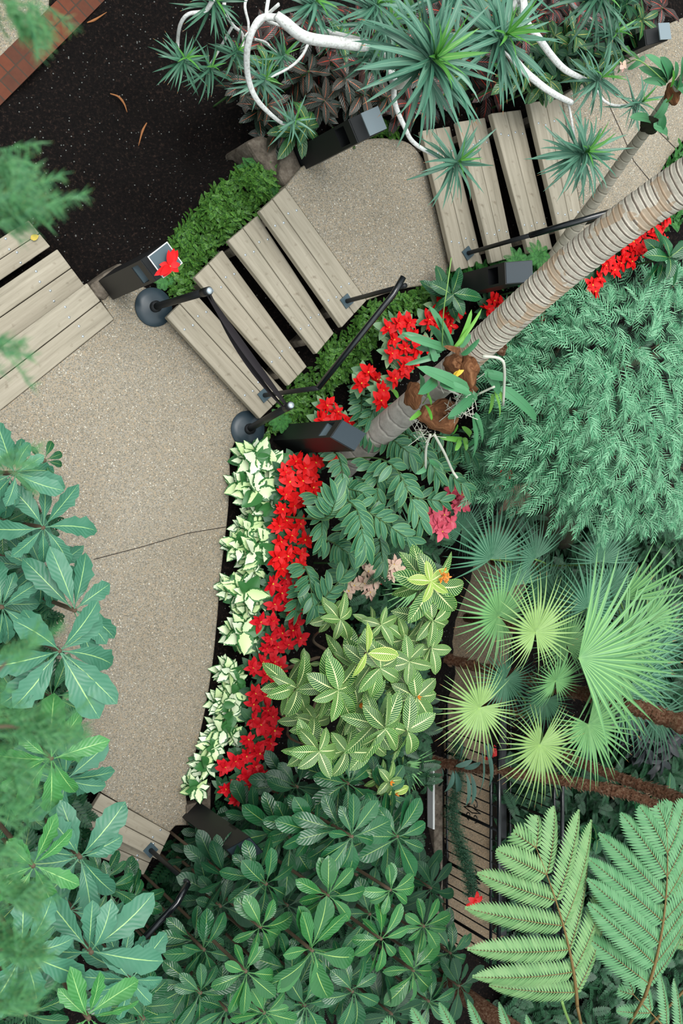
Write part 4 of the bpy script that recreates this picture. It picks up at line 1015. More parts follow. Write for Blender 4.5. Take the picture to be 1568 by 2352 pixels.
for i, (a, b, lp, z) in enumerate(CN):
    p0 = P(a[0], a[1], z - .25); p1 = P(b[0], b[1], z); L = lp * mpp(b[0], b[1], z)
    f = np.array([p0[0] - .05, p0[1], gz(p0)])
    root = thing('cane_plant', f'arching leafy cane between red border and needle shrub, {nth(i)} down by its tip', 'leafy plant', tuple(f), group='arching leafy canes in the middle bed')
    line = smooth_line([f - [0, 0, .03], p0 + [0, 0, .05], p1], 10)
    mb = MB(); mb.tube(line, np.linspace(.009, .003, len(line)), 6); world_part(mb, 'cane', M['stem'], root)
    n = 9; ii = np.linspace(9, len(line) - 1, n).astype(int); q = line[ii]
    d = p1 - p0; a0 = math.atan2(d[1], d[0]); sg = np.where(np.arange(n) % 2, 1, -1)
    ang = sg * np.linspace(1.3, .35, n)
    mb = MB(); mb.leaves(np.concatenate([q, q[1:]]), np.concatenate([a0 + ang, a0 - ang[1:]]), rng.uniform(-.05, .3, 2 * n - 1), np.concatenate([np.linspace(.85, 1, n), np.linspace(.85, .95, n - 1)]) * L, L * .33, droop=.4, prof=ell, nu=8, nv=3, fold=.22, roll=rng.normal(0, .2, 2 * n - 1))
    world_part(mb, 'leaves', M['cane'], root)

# ================================================================== FAN PALMS
def fan(mbl, hp, axis, Lm, tilt, spread=5.7, cup=.25, droop=.35):
    nseg = int(7.6 * spread)
    az = np.linspace(-spread / 2, spread / 2, nseg); dl = spread / nseg
    k = np.cos(az / 2 * .9); LL = Lm * (.62 + .42 * k) * rng.uniform(.95, 1.05, nseg)
    V, Fc, U = leafset(np.zeros((nseg, 3)), az, cup, LL, 2 * LL * .36 * math.tan(dl / 2) * 1.10, droop=droop * rng.uniform(.7, 1.3, nseg), prof=fanseg, nu=12, nv=3, fold=.5, curl=rng.normal(0, .05, nseg))
    mbl.add(V, Fc, U, M=orient(hp, axis, tilt))


FP = {'A': ((1180, 1440, -.9), 'fan palm with the two brightest upper fans, left of the group'),
      'B': ((1200, 1640, -.9), 'fan palm with yellow-green fans hanging over the iron fence'),
      'C': ((1400, 1480, -.7), 'fan palm with broad fans reaching the right edge'),
      'D': ((900, 1300, -1.0), 'small fan palm half hidden by the striped shrub'),
      'E': ((1230, 1300, -1.0), 'bluish fan palm standing on the sunken walk edge')}
proots = {}
for k, ((x, y, z), lab) in FP.items():
    p = P(x, y, z); g = gz(p); r = thing('fan_palm', lab, 'palm', (p[0], p[1], g)); proots[k] = (r, p)
    mb = MB(); mb.tube([(p[0], p[1], g - .05), (p[0], p[1], z)], .05, 10); world_part(mb, 'trunk', M['fibre'], r)
FAN = [('A', 1145, 1414, 118, 140, .05, .3, 'fan'), ('A', 1229, 1452, 118, 82, .1, .55, 'fan_yellow'), ('B', 1101, 1625, 112, 205, -.1, .5, 'fan_yellow'), ('B', 1239, 1710, 118, 262, -.05, .5, 'fan_yellow'), ('B', 1350, 1664, 128, 300, 0, .4, 'fan'),
       ('C', 1328, 1512, 225, 8, .15, .55, 'fan'), ('C', 1348, 1396, 112, 80, .0, .1, 'fan_blue'), ('C', 1424, 1378, 150, 48, .55, .2, 'fan'), ('C', 1388, 1516, 165, 318, .1, .3, 'fan'), ('E', 1127, 1284, 128, 100, .1, 0, 'fan_blue'), ('E', 1228, 1284, 92, 120, .0, -.1, 'fan_blue'),
       ('E', 1377, 1290, 105, 88, .1, -.1, 'fan_blue'), ('B', 1250, 1606, 88, 215, -.2, 0, 'fan_dark'), ('C', 1485, 1425, 112, 40, .2, .2, 'fan'), ('B', 1275, 1563, 85, 95, .4, .3, 'fan'), ('D', 960, 1345, 90, 190, 0, .0, 'fan'), ('D', 950, 1240, 85, 200, 0, -.1, 'fan_blue'),
       ('C', 1430, 1590, 130, 325, .1, 0, 'fan_blue'), ('E', 1245, 1360, 95, 60, -.1, -.3, 'fan_dark'), ('D', 850, 1440, 80, 250, -.1, -.4, 'fan_dark'), ('C', 1300, 1480, 100, 100, .0, -.1, 'fan'), ('E', 1060, 1215, 80, 70, .2, -.2, 'fan_blue'), ('B', 1160, 1560, 90, 240, -.1, -.3, 'fan_blue'), ('C', 1500, 1480, 110, 70, .2, 0, 'fan_blue'), ('D', 925, 1755, 75, 325, -.1, -.3, 'fan'), ('C', 1455, 1545, 150, 352, 0, 0, 'fan_blue'), ('C', 1425, 1470, 140, 22, .1, .25, 'fan'), ('C', 1505, 1640, 110, 300, -.1, -.2, 'fan_dark'), ('E', 1180, 1345, 110, 108, 0, -.2, 'fan_blue'), ('C', 1290, 1400, 100, 60, 0, -.3, 'fan_dark'), ('C', 1400, 1350, 95, 100, .1, -.2, 'fan_blue')]
for k, px, py, rp_, ax, tl, z, mt in FAN:
    spr = {1328: 2.7, 1424: 1.1, 1388: 3.0, 1485: 2.2, 1348: 3.8, 1127: 3.4, 1377: 3.2, 1228: 3.2, 950: 2.8, 925: 1.8, 1430: 2.6, 1350: 5.0, 960: 3.6, 1455: 2.8, 1425: 2.4, 1505: 3, 1180: 3.4}.get(px, 5.7)
    r, cr = proots[k]; p = P(px, py, z); L = rp_ * mpp(px, py, z) * 1.18
    mb = MB(); fan(mb, p, math.radians(ax), L, tl, spr)
    fr = world_part(mb, 'frond', M[mt], r)
    mb = MB(); mid = (p + cr) / 2 + [0, 0, .15]; mb.tube(smooth_line([cr, mid, p + [0, 0, -.004]], 6), .009, 6)
    mb.V = [v - np.array(r.location) for v in mb.V]; mb.build('petiole', M['petiole'], fr)


def palm_trunk(label, pts, rpx, mat='fibre', rag=True, name='palm_trunk', useg=1.0, crown=True):
    q = smooth_line([P(*a) for a in pts], 16)
    rr = np.interp(np.linspace(0, len(pts) - 1, len(q)), range(len(pts)), [r * mpp(*a) for r, a in zip(rpx, pts)])
    root = thing(name, label, 'palm', tuple(q[0]))
    if rag: rr = rr * (1 + .10 * rng.standard_normal(len(q)))
    mb = MB(); mb.tube(q, rr, 16, useg=useg); world_part(mb, 'trunk', M[mat], root)
    if rag:
        n = 900; ii = rng.integers(0, len(q) - 1, n); th = rng.uniform(0, 6.3, n)
        T = np.gradient(q, axis=0)[ii]; T /= np.linalg.norm(T, axis=1)[:, None]
        A = np.cross(T, [1, 0, 0]); A /= np.linalg.norm(A, axis=1)[:, None]; B = np.cross(T, A)
        d = A * np.cos(th)[:, None] + B * np.sin(th)[:, None]
        o = q[ii] + d * rr[ii][:, None] * .9
        mb = MB(); mb.leaves(o, np.arctan2(d[:, 1], d[:, 0]), .8, rng.uniform(.02, .06, n), .02, droop=-.3, prof=needle, nu=4, nv=2, fold=0); world_part(mb, 'leaf_base', M['pale_fibre'], root)['kind'] = 'stuff'
    return root, q, rr


def crown_for(root, q, mat='fan'):
    p = q[-1]
    for k in range(9):
        a = k * .7; hp = p + np.array([math.cos(a) * .5, math.sin(a) * .5, .35])
        mb = MB(); fan(mb, hp, a, .55, .1 - .3 * (k % 2)); fr = world_part(mb, 'frond', M[mat], root)
        mb = MB(); mb.tube([p, hp], .01, 6); mb.V = [v - np.array(root.location) for v in mb.V]; mb.build('petiole', M['petiole'], fr)


r1, q1, _ = palm_trunk('shaggy brown palm trunk crossing the fan palms, upper of three', [(1005, 1508, -1.6), (1150, 1545, -.9), (1300, 1583, -.2), (1450, 1622, .4), (1568, 1662, .8), (1900, 1760, 2.1)], [11, 13, 16, 18, 20, 24])
crown_for(r1, q1)
r2, q2, _ = palm_trunk('shaggy palm trunk crossing the iron fence, lowest of three', [(935, 1738, -1.7), (1050, 1758, -1.2), (1163, 1772, -.7), (1300, 1794, -.2), (1450, 1826, .3), (1568, 1880, .7), (1900, 1990, 2.0)], [11, 11, 11, 12, 13, 14, 18])
crown_for(r2, q2)
r3, q3, _ = palm_trunk('shaggy palm trunk running under the lower fans to the right edge', [(1215, 1690, -1.2), (1300, 1738, -.7), (1460, 1800, .1), (1568, 1838, .5), (1900, 1960, 1.8)], [9, 11, 13, 15, 18])
crown_for(r3, q3)

# ---- the big ringed palm
pts = [(778, 1076, -.1), (840, 1020, .3), (930, 945, .8), (1030, 860, 1.3), (1095, 800, 1.62), (1200, 705, 2.08), (1320, 600, 2.5), (1450, 500, 2.9), (1568, 420, 3.2), (1900, 200, 4.0)]
rp_ = [33, 33, 34, 35, 36, 39, 43, 46, 50, 56]
q = smooth_line([P(*a) for a in pts], 40); rr = np.interp(np.linspace(0, len(pts) - 1, len(q)), range(len(pts)), [r * mpp(*a) for r, a in zip(rp_, pts)])
cut = 3 * 40 + 20
broot = thing('big_palm', 'tall leaning palm with a grey ringed trunk crossing to the right edge', 'palm', tuple(q[0]))
mb = MB(); mb.tube(q[:cut + 1], rr[:cut + 1], 32); world_part(mb, 'lower_trunk', M['ring_low'], broot)
d = np.concatenate([[0], np.cumsum(np.linalg.norm(np.diff(q[cut:], axis=0), axis=1))])
qq = np.stack([np.interp(np.linspace(0, d[-1], 900), d, q[cut:, k]) for k in range(3)], -1); rq = np.interp(np.linspace(0, d[-1], 900), d, rr[cut:])
dd = np.linspace(0, d[-1], 900); rq = rq * (1 + .05 * ((dd / .044) % 1 - .5))
mb = MB(); mb.tube(qq, rq, 32); world_part(mb, 'upper_trunk', M['ring_high'], broot)
# thin palm
pts = [(1236, 640, .75), (1300, 550, 1.1), (1360, 470, 1.45), (1430, 370, 1.85), (1490, 290, 2.2), (1545, 210, 2.5), (1640, 90, 3.0)]
q = smooth_line([P(*a) for a in pts], 14); rr = np.interp(np.linspace(0, 6, len(q)), range(7), [r * mpp(*a) for r, a in zip([15, 15, 14, 13.5, 12.5, 11.5, 10], pts)])
troot = thing('thin_palm', 'slender ringed palm trunk rising behind the big leaning one', 'palm', tuple(q[0]))
mb = MB(); mb.tube(q, rr, 20); world_part(mb, 'trunk', M['ring_thin'], troot)

# ================================================================== ORCHIDS ON THE TRUNKS
def span(mb, items, prof=strap, bow=.5, nu=9, fold=.25):
    """leaf from one place to another: (x0,y0,z0, x1,y1,z1, width px)"""
    for x0, y0, z0, x1, y1, z1, w in items:
        a, b = P(x0, y0, z0), P(x1, y1, z1); d = b - a; L = np.linalg.norm(d)
        el = math.asin(d[2] / L)
        mb.leaves([a], math.atan2(d[1], d[0]), el + bow / 2, L * 1.03, w * mpp(x0, y0, z0), droop=bow, prof=prof, nu=nu, nv=5, fold=fold, roll=rng.normal(0, .3))


def blob(mb, p, r, sq=(1, 1, 1), n=14, seed=0):
    th = np.linspace(0, PI, n); ph = np.linspace(0, 2 * PI, n * 2)
    TT, PP = np.meshgrid(th, ph, indexing='ij')
    k = 1 + .16 * np.sin(3 * PP + seed) * np.sin(2 * TT + seed) + .08 * np.sin(7 * PP + 2 * seed) * np.sin(TT)
    V = np.stack([np.sin(TT) * np.cos(PP) * sq[0] * k, np.sin(TT) * np.sin(PP) * sq[1] * k, np.cos(TT) * sq[2] * k], -1) * r + p
    mb.add(V.reshape(-1, 3), grid_faces(1, n, n * 2))


zt = 1.55
oroot = thing('orchid_cluster', 'orchids rooted in coconut husks tied round the big palm trunk', 'orchid', tuple(P(1030, 870, zt)))
HUSK = [(950, 908, 1.35, 26, (.8, 1.2, .9)), (1010, 955, 1.35, 42, (1.3, .9, .6)), (1075, 855, 1.65, 30, (.8, 1.3, .8)), (1040, 835, 1.6, 22, (1, 1, 1)), (1075, 895, 1.55, 20, (1.2, .8, .8))]
for i, (x, y, z, r, sq) in enumerate(HUSK):
    mb = MB(); blob(mb, P(x, y, z), r * mpp(x, y, z), sq, seed=i * 1.7); world_part(mb, 'husk', M['husk'], oroot)
mb = MB(); blob(mb, P(1150, 800, 1.75), 15 * mpp(1150, 800, 1.7), (.8, 1.2, 1), seed=4); world_part(mb, 'husk', M['fibre'], oroot)
mb = MB()
span(mb, [(1015, 805, 1.8, 925, 765, 1.7, 24), (1020, 800, 1.8, 935, 775, 1.9, 20), (1025, 800, 1.75, 985, 748, 1.8, 24), (1030, 795, 1.8, 1008, 735, 1.9, 15), (1035, 800, 1.8, 985, 703, 1.9, 20), (1040, 800, 1.85, 1005, 730, 1.9, 16),
          (1075, 900, 1.7, 958, 843, 1.9, 32), (1010, 880, 1.8, 1080, 903, 1.8, 26), (1090, 900, 1.6, 1030, 962, 1.5, 30), (1085, 905, 1.6, 1028, 958, 1.7, 24), (1150, 890, 1.7, 1230, 965, 1.5, 26), (1085, 955, 1.5, 1082, 1055, 1.2, 24), (1090, 950, 1.5, 1104, 1020, 1.25, 18),
          (1000, 870, 1.8, 960, 905, 1.9, 26), (965, 860, 1.7, 965, 903, 1.8, 22), (1060, 815, 1.8, 1100, 778, 1.9, 20), (1020, 800, 1.8, 955, 800, 1.7, 18), (1010, 815, 1.8, 930, 838, 1.7, 14), (1030, 790, 1.8, 1012, 748, 1.9, 20), (1055, 795, 1.8, 1080, 768, 1.8, 18), (1115, 850, 1.8, 1145, 905, 1.7, 22), (1120, 860, 1.8, 1165, 870, 1.8, 24), (1000, 830, 1.8, 985, 790, 1.8, 16), (1095, 1000, 1.3, 1060, 1030, 1.1, 18), (985, 1060, 1.1, 1010, 1075, 1.0, 16), (978, 1075, 1.0, 955, 1088, 1.0, 14)])
world_part(mb, 'strap_leaves', M['orchid'], oroot)
mb = MB()
span(mb, [(1050, 795, 1.85, 1082, 712, 2.0, 14), (1042, 798, 1.85, 1105, 710, 2.0, 13), (975, 930, 1.6, 990, 965, 1.7, 17), (970, 925, 1.6, 985, 880, 1.8, 14), (965, 945, 1.55, 940, 965, 1.6, 12), (990, 930, 1.6, 970, 890, 1.7, 12), (1135, 900, 1.7, 1145, 960, 1.5, 10), (1140, 890, 1.7, 1155, 930, 1.6, 9), (1130, 905, 1.6, 1122, 950, 1.5, 10),
          (1060, 1010, 1.2, 1010, 1005, 1.2, 14), (1055, 1010, 1.2, 1045, 1035, 1.2, 16), (1065, 1005, 1.2, 1070, 1035, 1.2, 16), (1080, 1000, 1.2, 1060, 980, 1.3, 14), (1035, 1000, 1.2, 1050, 975, 1.3, 14), (900, 895, 1.2, 912, 915, 1.3, 14)])
world_part(mb, 'young_leaves', M['orchid_lime'], oroot)
mb = MB()
for l in ([(988, 998, 1.35), (978, 1030, 1.2), (977, 1075, 1.0)], [(997, 998, 1.35), (1020, 1040, 1.2), (1038, 1080, 1.0), (1050, 1098, 1.0)], [(1108, 818, 2.0), (1148, 824, 2.05), (1158, 850, 2.0), (1155, 930, 1.7)], [(1098, 905, 1.7), (1135, 888, 1.85)], [(1030, 895, 1.6), (1055, 908, 1.6)]):
    mb.tube(smooth_line([P(*a) for a in l], 6), .010 if len(l) > 2 else .008, 8)
for k in range(40):
    a = P(1060, 925, 1.55) + rng.normal(0, .05, 3); mb.tube([a, a + rng.normal(0, .04, 3), a + rng.normal(0, .06, 3)], .0025, 4)
for k in range(24):
    a = P(975, 990, 1.3) + rng.normal(0, .04, 3); mb.tube([a, a + rng.normal(0, .03, 3), a + rng.normal(0, .05, 3)], .002, 4)
world_part(mb, 'root', M['root'], oroot)
mb = MB(); mb.tube(smooth_line([P(1015, 800, 1.8), P(1018, 720, 2.1), P(1028, 650, 2.2), P(1036, 592, 2.2)], 8), .004, 6); world_part(mb, 'flower_stalk', M['petiole'], oroot)
mb = MB(); span(mb, [(1055, 810, 1.85, 1018, 795, 1.9, 14)], bow=.9); world_part(mb, 'dry_sheath', M['husk'], oroot)
mb = MB(); span(mb, [(1040, 862, 1.8, 1065, 850, 1.85, 12), (1045, 868, 1.8, 1055, 848, 1.85, 9)], prof=bract); world_part(mb, 'bloom', M['yellow'], oroot)

o2 = thing('orchid_cluster', 'orchid with curling dark leaves on the slender palm at the upper right', 'orchid', tuple(P(1500, 270, 2.3)))
mb = MB(); blob(mb, P(1492, 285, 2.25), 20 * mpp(1492, 285, 2.25), (1, 1, 1.2), seed=2); world_part(mb, 'husk', M['rock'], o2)
mb = MB(); blob(mb, P(1545, 215, 2.5), 17 * mpp(1545, 215, 2.5), (1.2, 1.5, 1), seed=3); world_part(mb, 'moss_pad', M['husk'], o2)
mb = MB()
span(mb, [(1530, 190, 2.6, 1465, 155, 2.6, 24), (1530, 185, 2.6, 1480, 125, 2.7, 26), (1535, 185, 2.6, 1515, 130, 2.7, 26), (1525, 190, 2.6, 1475, 185, 2.6, 20), (1540, 190, 2.6, 1550, 140, 2.7, 22), (1560, 200, 2.6, 1566, 130, 2.7, 24), (1500, 290, 2.35, 1530, 320, 2.2, 26), (1505, 270, 2.4, 1530, 225, 2.5, 24), (1490, 275, 2.3, 1445, 270, 2.3, 26), (1510, 300, 2.3, 1518, 260, 2.4, 22), (1545, 190, 2.6, 1575, 240, 2.5, 22), (1480, 130, 2.7, 1440, 160, 2.6, 14)], bow=.9)
world_part(mb, 'leaves', M['orchid'], o2)
mb = MB(); mb.tube(smooth_line([P(1530, 190, 2.6), P(1470, 140, 2.8), P(1440, 145, 2.7)], 6), .004, 5); world_part(mb, 'flower_stalk', M['petiole'], o2)
mb = MB(); pp = P(1430, 150, 2.6); rosette(mb, pp, 5, 14 * mpp(1430, 150, 2.6), ovate, .8, el=(0, .5), nu=5); world_part(mb, 'bloom', M['blush'], o2)
mb = MB(); span(mb, [(1545, 215, 2.6, 1528, 235, 2.5, 9), (1552, 205, 2.6, 1560, 175, 2.7, 9), (1540, 200, 2.6, 1545, 160, 2.7, 8)]); world_part(mb, 'young_leaves', M['orchid_lime'], o2)

# ================================================================== NEEDLE LEAVED SHRUB (right)
YP = [(1150, 740), (1230, 690), (1290, 645), (1340, 640), (1420, 620), (1480, 600), (1568, 590), (1660, 600), (1660, 1180), (1568, 1195), (1480, 1205), (1400, 1210), (1290, 1180), (1230, 1130), (1140, 1140), (1090, 1120), (1080, 1050), (1120, 960), (1110, 880), (1160, 800)]
yc0 = P(1420, 900, .9)
yroot = thing('needle_shrub', 'large feathery shrub with blue-green needle leaves filling the right side', 'shrub', (yc0[0], yc0[1], gz(yc0)))
spx = scatter(YP, 850, 12, 8)
def sprays(mb, pts, zf, L, nn, nl, nw_, cx, cy, jit=.7, down=.0):
    for x, y in pts:
        z = zf(x, y) + rng.uniform(-.06, .06)
        p = P(x, y, z); d = P(x, y, z) - P(cx, cy, z)
        a = math.atan2(d[1], d[0]) + rng.normal(0, jit) - down
        LL = L * rng.uniform(.7, 1.25)
        C, T, S, N_ = centre([p], a, rng.uniform(.1, .6), LL, rng.uniform(.5, 1.1), nn, rng.normal(0, .4))
        C = C[0]; ta = np.arctan2(T[0][:, 1], T[0][:, 0]); te = np.arcsin(T[0][:, 2]); tt = np.linspace(0, 1, nn)
        ln = nl * (1 - .35 * tt ** 3)
        for s in (-1, 1):
            mb.leaves(C, ta + s * (.85 - .35 * tt), te + rng.uniform(0, .35, nn), ln, nw_, droop=.3, prof=strap, nu=3, nv=2, fold=0)
def zdome(x, y):
    r = ((x - 1430) / 330) ** 2 + ((y - 910) / 320) ** 2
    return .35 + 1.25 * max(0, 1 - r) ** .6 + .13 * math.sin(x * .045 + 1) * math.cos(y * .05)
mb = MB(); sprays(mb, spx, zdome, .23, 10, .085, .0105, 1440, 760, .8)
world_part(mb, 'foliage', M['yew'], yroot)
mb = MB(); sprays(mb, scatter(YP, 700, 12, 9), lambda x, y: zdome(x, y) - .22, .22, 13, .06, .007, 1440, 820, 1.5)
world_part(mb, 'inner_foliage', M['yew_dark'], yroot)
mb = MB()
for k in range(26):
    x, y = spx[k * 30 % len(spx)]; p = P(x, y, zdome(x, y) - .1); mb.tube(smooth_line([np.array(yroot.location), (np.array(yroot.location) * .5 + p * .5) + [0, 0, .2], p], 5), np.linspace(.03, .006, 11), 6)
world_part(mb, 'branch', M['twig'], yroot)

# ================================================================== TREE FERN (bottom right)
tf = P(1340, 2480, .9)
froot = thing('tree_fern', 'tree fern with wide light green fronds at the lower right', 'tree fern', (tf[0], tf[1], gz(tf)))
mb = MB(); mb.tube([(tf[0], tf[1], gz(tf) - .05), tf], .09, 14); world_part(mb, 'trunk', M['fibre'], froot)
def place_frond(root, x0, y0, z0, x1, y1, z1, npair, pinpx, npin, mat, ang=1.05, roll=0., wm=1.0, pd=.4):
    a, b = P(x0, y0, z0), P(x1, y1, z1); d = b - a; L = np.linalg.norm(d); az = math.atan2(d[1], d[0]); el = math.asin(d[2] / L)
    ml, mr = frond_mb(L, npair, pinpx * mpp(x1, y1, z1), npin, ang=ang, rise=.25, droop=.5, seglen=.16, pd=pd, wmul=wm)
    Mx = orient(a - np.array(root.location), az, el, roll)
    m2 = MB(); m2.add(np.concatenate(ml.V), np.concatenate(ml.F), np.concatenate(ml.U), M=Mx); f = m2.build('frond', M[mat], root)
    m3 = MB(); m3.add(np.concatenate(mr.V), np.concatenate(mr.F), np.concatenate(mr.U), M=Mx); m3.build('midrib', M['rachis'], f)
    m4 = MB(); m4.tube(smooth_line([tf - np.array(root.location), (tf + a) / 2 - np.array(root.location) + [0, 0, .05], a - np.array(root.location)], 5), .012, 6); m4.build('frond_stalk', M['rachis'], f)
place_frond(froot, 1325, 2310, 1.9, 1222, 1925, 2.0, 7, 275, 34, 'tree_fern', 1.08)
place_frond(froot, 1480, 2290, 2.0, 1530, 1885, 2.1, 8, 265, 34, 'tree_fern2', 1.0)
place_frond(froot, 1270, 2450, 1.6, 880, 2365, 1.6, 6, 150, 24, 'tree_fern2', 1.0)
place_frond(froot, 1620, 2480, 1.8, 1440, 2270, 1.8, 6, 150, 24, 'tree_fern2', 1.0)
place_frond(froot, 1640, 2200, 1.6, 1580, 1980, 1.6, 6, 150, 24, 'tree_fern', 1.0)
mb = MB(); mb.tube(smooth_line([P(1290, 2300, 1.5), P(1300, 2330, 1.3), P(1330, 2400, .9)], 5), .012, 6); world_part(mb, 'dead_stalk', M['petiole'], froot)

# ================================================================== GROUND COVER AND UNDERGROWTH
def cover(name, label, poly, n, dz, L, npair, pin, mat, seed, el=(.1, .9), zf=None, cat='ground cover'):
    pts = scatter(poly, n, 3.0, seed); mb = MB()
    vari = []
    for k in range(6):
        ml, mr = frond_mb(L, npair, pin, 0, ang=1.1, rise=.2, droop=.8, mode='strap', pd=.2, wmul=1.25)
        vari.append((np.concatenate(ml.V), np.concatenate(ml.F), np.concatenate(ml.U)))
    for x, y in pts:
        p = P(x, y, .0); z = gz(p)
        for _ in range(2):
            p = P(x, y, z + dz); z = gz(p)
        p = np.array([p[0], p[1], z + rng.uniform(0, dz)])
        V, Fc, U = vari[rng.integers(6)]
        mb.add(V * rng.uniform(.7, 1.2), Fc, U, M=orient(p, rng.uniform(0, 6.3), rng.uniform(*el), rng.normal(0, .3)))
    tag(mb.build(name, M[mat]), label, cat, kind='stuff')
cover('clubmoss', 'bright green mossy ground cover between the soil bed and the lower steps', [(350, 590), (385, 570), (420, 520), (460, 470), (500, 430), (560, 385), (640, 375), (660, 400), (650, 430), (595, 475), (525, 545), (505, 570), (450, 630), (440, 670), (400, 680), (385, 600)], 2600, .07, .066, 11, .017, 'moss', 21)
cover('clubmoss', 'bright green mossy ground cover along the lower handrail', [(605, 1010), (640, 955), (660, 905), (705, 850), (735, 815), (780, 765), (845, 705), (900, 680), (1000, 655), (1015, 690), (960, 715), (900, 730), (870, 770), (840, 830), (790, 870), (740, 920), (715, 970), (640, 985)], 3600, .07, .066, 11, .017, 'moss', 22)
cover('clubmoss', 'green mossy ground cover below the upper steps', [(1040, 630), (1110, 615), (1190, 598), (1285, 570), (1300, 600), (1200, 640), (1100, 660), (1020, 665), (1010, 640)], 900, .08, .085, 10, .024, 'fern_green', 23)
cover('clubmoss', 'thin line of moss along the top of the middle landing', [(690, 385), (770, 335), (850, 308), (910, 305), (905, 290), (850, 290), (770, 315)], 320, .06, .09, 8, .028, 'moss', 24)
cover('clubmoss', 'green ground cover to the right of the upper landing', [(1500, 445), (1540, 380), (1568, 335), (1640, 300), (1640, 480), (1530, 520), (1450, 530), (1420, 520)], 800, .08, .09, 9, .026, 'fern_green', 25)
cover('undergrowth', 'dark fine leaved undergrowth at the right between needle shrub and fan palms', [(1240, 1170), (1640, 1180), (1640, 1560), (1500, 1560), (1420, 1450), (1300, 1350), (1260, 1280)], 1800, .5, .2, 12, .05, 'under', 26)
cover('undergrowth', 'dark ferny undergrowth behind the second iron fence', [(1175, 1750), (1640, 1760), (1640, 2120), (1175, 2120)], 1800, .45, .26, 14, .07, 'under', 27)
cover('undergrowth', 'dark undergrowth in the gaps beneath the striped shrub and fan palms', [(880, 1230), (1010, 1230), (1020, 1500), (1010, 1800), (960, 1830), (900, 1750), (850, 1550), (850, 1400)], 900, .4, .2, 12, .05, 'under', 28)
cover('undergrowth', 'dark low leaves under the glossy thicket', [(425, 1955), (560, 1870), (700, 1830), (1000, 1900), (1010, 2340), (300, 2345), (370, 2060)], 1700, .3, .2, 9, .06, 'gloss_dark', 29)
cover('undergrowth', 'shaded leaves on the ground beneath the left shrubs', [(-100, 1180), (80, 1180), (90, 1300), (130, 1600), (200, 1850), (150, 2345), (-150, 2345)], 1500, .4, .24, 9, .07, 'gloss_dark', 30)
cover('undergrowth', 'dark leaves on the ground under the tree fern', [(1170, 2100), (1640, 2100), (1640, 2420), (1170, 2420)], 1100, .4, .24, 9, .07, 'under', 32)
cover('undergrowth', 'dark leaves at the far right below the shaggy trunks', [(1400, 1560), (1640, 1560), (1640, 1900), (1480, 1900)], 700, .4, .22, 9, .06, 'under', 31)
# sword ferns on the bank
for i, (x, y, r) in enumerate([(600, 385, 34), (625, 410, 32), (575, 400, 30), (640, 400, 26), (370, 640, 22), (640, 965, 24), (1230, 590, 26), (1180, 605, 26)]):
    lab = ['fern on the bank nearest the grey stone block', 'fern between the grey stone block and the top tread', 'fern on the bank edge overhanging the soil bed', 'fern beside the kerb of the middle landing', 'fern below the framed sign plate', 'fern beside the second stanchion', 'fern under the upper steps by the palm trunk', 'fern left of the palm trunk at the upper handrail'][i]
    p = P(x, y, 0); z = gz(p); p = P(x, y, z + .06); rt = thing('sword_fern', lab, 'fern', tuple(p))
    for k in range(9):
        ml, mr = frond_mb(r * 1.3 * mpp(x, y), 14, .04, 0, ang=1.3, rise=.5, droop=1.0, mode='strap', pd=.1)
        m2 = MB(); m2.add(np.concatenate(ml.V), np.concatenate(ml.F), np.concatenate(ml.U), M=orient((0, 0, .02), k * .7 + rng.normal(0, .2))); m2.build('frond', M['fern_green'], rt)
# black leaved plants
for i, (x, y) in enumerate([(1500, 1655), (1470, 1680), (1550, 1690), (1530, 1705), (1480, 1722), (1520, 1748)]):
    low_plant('black_leaf_plant', f'near-black leaved plant between the shaggy trunks, {nth(i)} from the top', 'foliage plant', 'black leaved plants at the right', x, y, -1.2, 9, 42, 'mondo', ell, .3)
for i, (x, y, L_, w) in enumerate([(1530, 1880, 90, 'dark big leaved plant above the right tree fern frond'), (1370, 1930, 40, 'small round leaved plant between the two tree fern fronds'), (1180, 780, 60, 'grey-green leaves in the shade under the big palm trunk'), (1230, 660, 50, 'smooth dark leaves right of the sign post behind the palm'), (1040, 675, 60, 'single broad leaf plant left of the sign post behind the palm'), (1540, 590, 70, 'broad dark leaves beside the red flowers at the right edge'), (1330, 1960, 45, 'ferny leaves beside the tree fern tip')]):
    z = [-1.1, -1.0, .9, 1.0, .8, 1.5, -1.2][i]
    low_plant('broad_leaf_plant', w, 'foliage plant', None, x, y, z, 6, L_, 'gloss_leaf', ovate if i == 1 else ell, .45 if i != 1 else .8, 2)
# grey-green strap leaves hanging over the fence
hr = thing('hanging_strap_plant', 'grey-green strap leaved plant growing on the shaggy trunk above the iron fence', 'leafy plant', tuple(P(1075, 1758, -.9)))
mb = MB(); span(mb, [(1110, 1700, -.6, 1120, 1810, -.9, 14), (1105, 1720, -.6, 1095, 1830, -.8, 16), (1060, 1700, -.7, 1040, 1765, -.9, 16), (1120, 1705, -.6, 1125, 1745, -.7, 12), (1040, 1770, -.8, 1018, 1820, -1, 18), (1045, 1770, -.8, 1048, 1820, -1, 14), (1070, 1775, -.8, 1068, 1852, -1, 12), (1080, 1775, -.8, 1080, 1850, -1, 16), (1015, 1765, -.8, 1005, 1805, -1, 14), (1105, 1750, -.7, 1065, 1765, -.8, 14), (1085, 1745, -.7, 1045, 1760, -.8, 14)], prof=ell, bow=.8); world_part(mb, 'leaves', M['hanging'], hr)
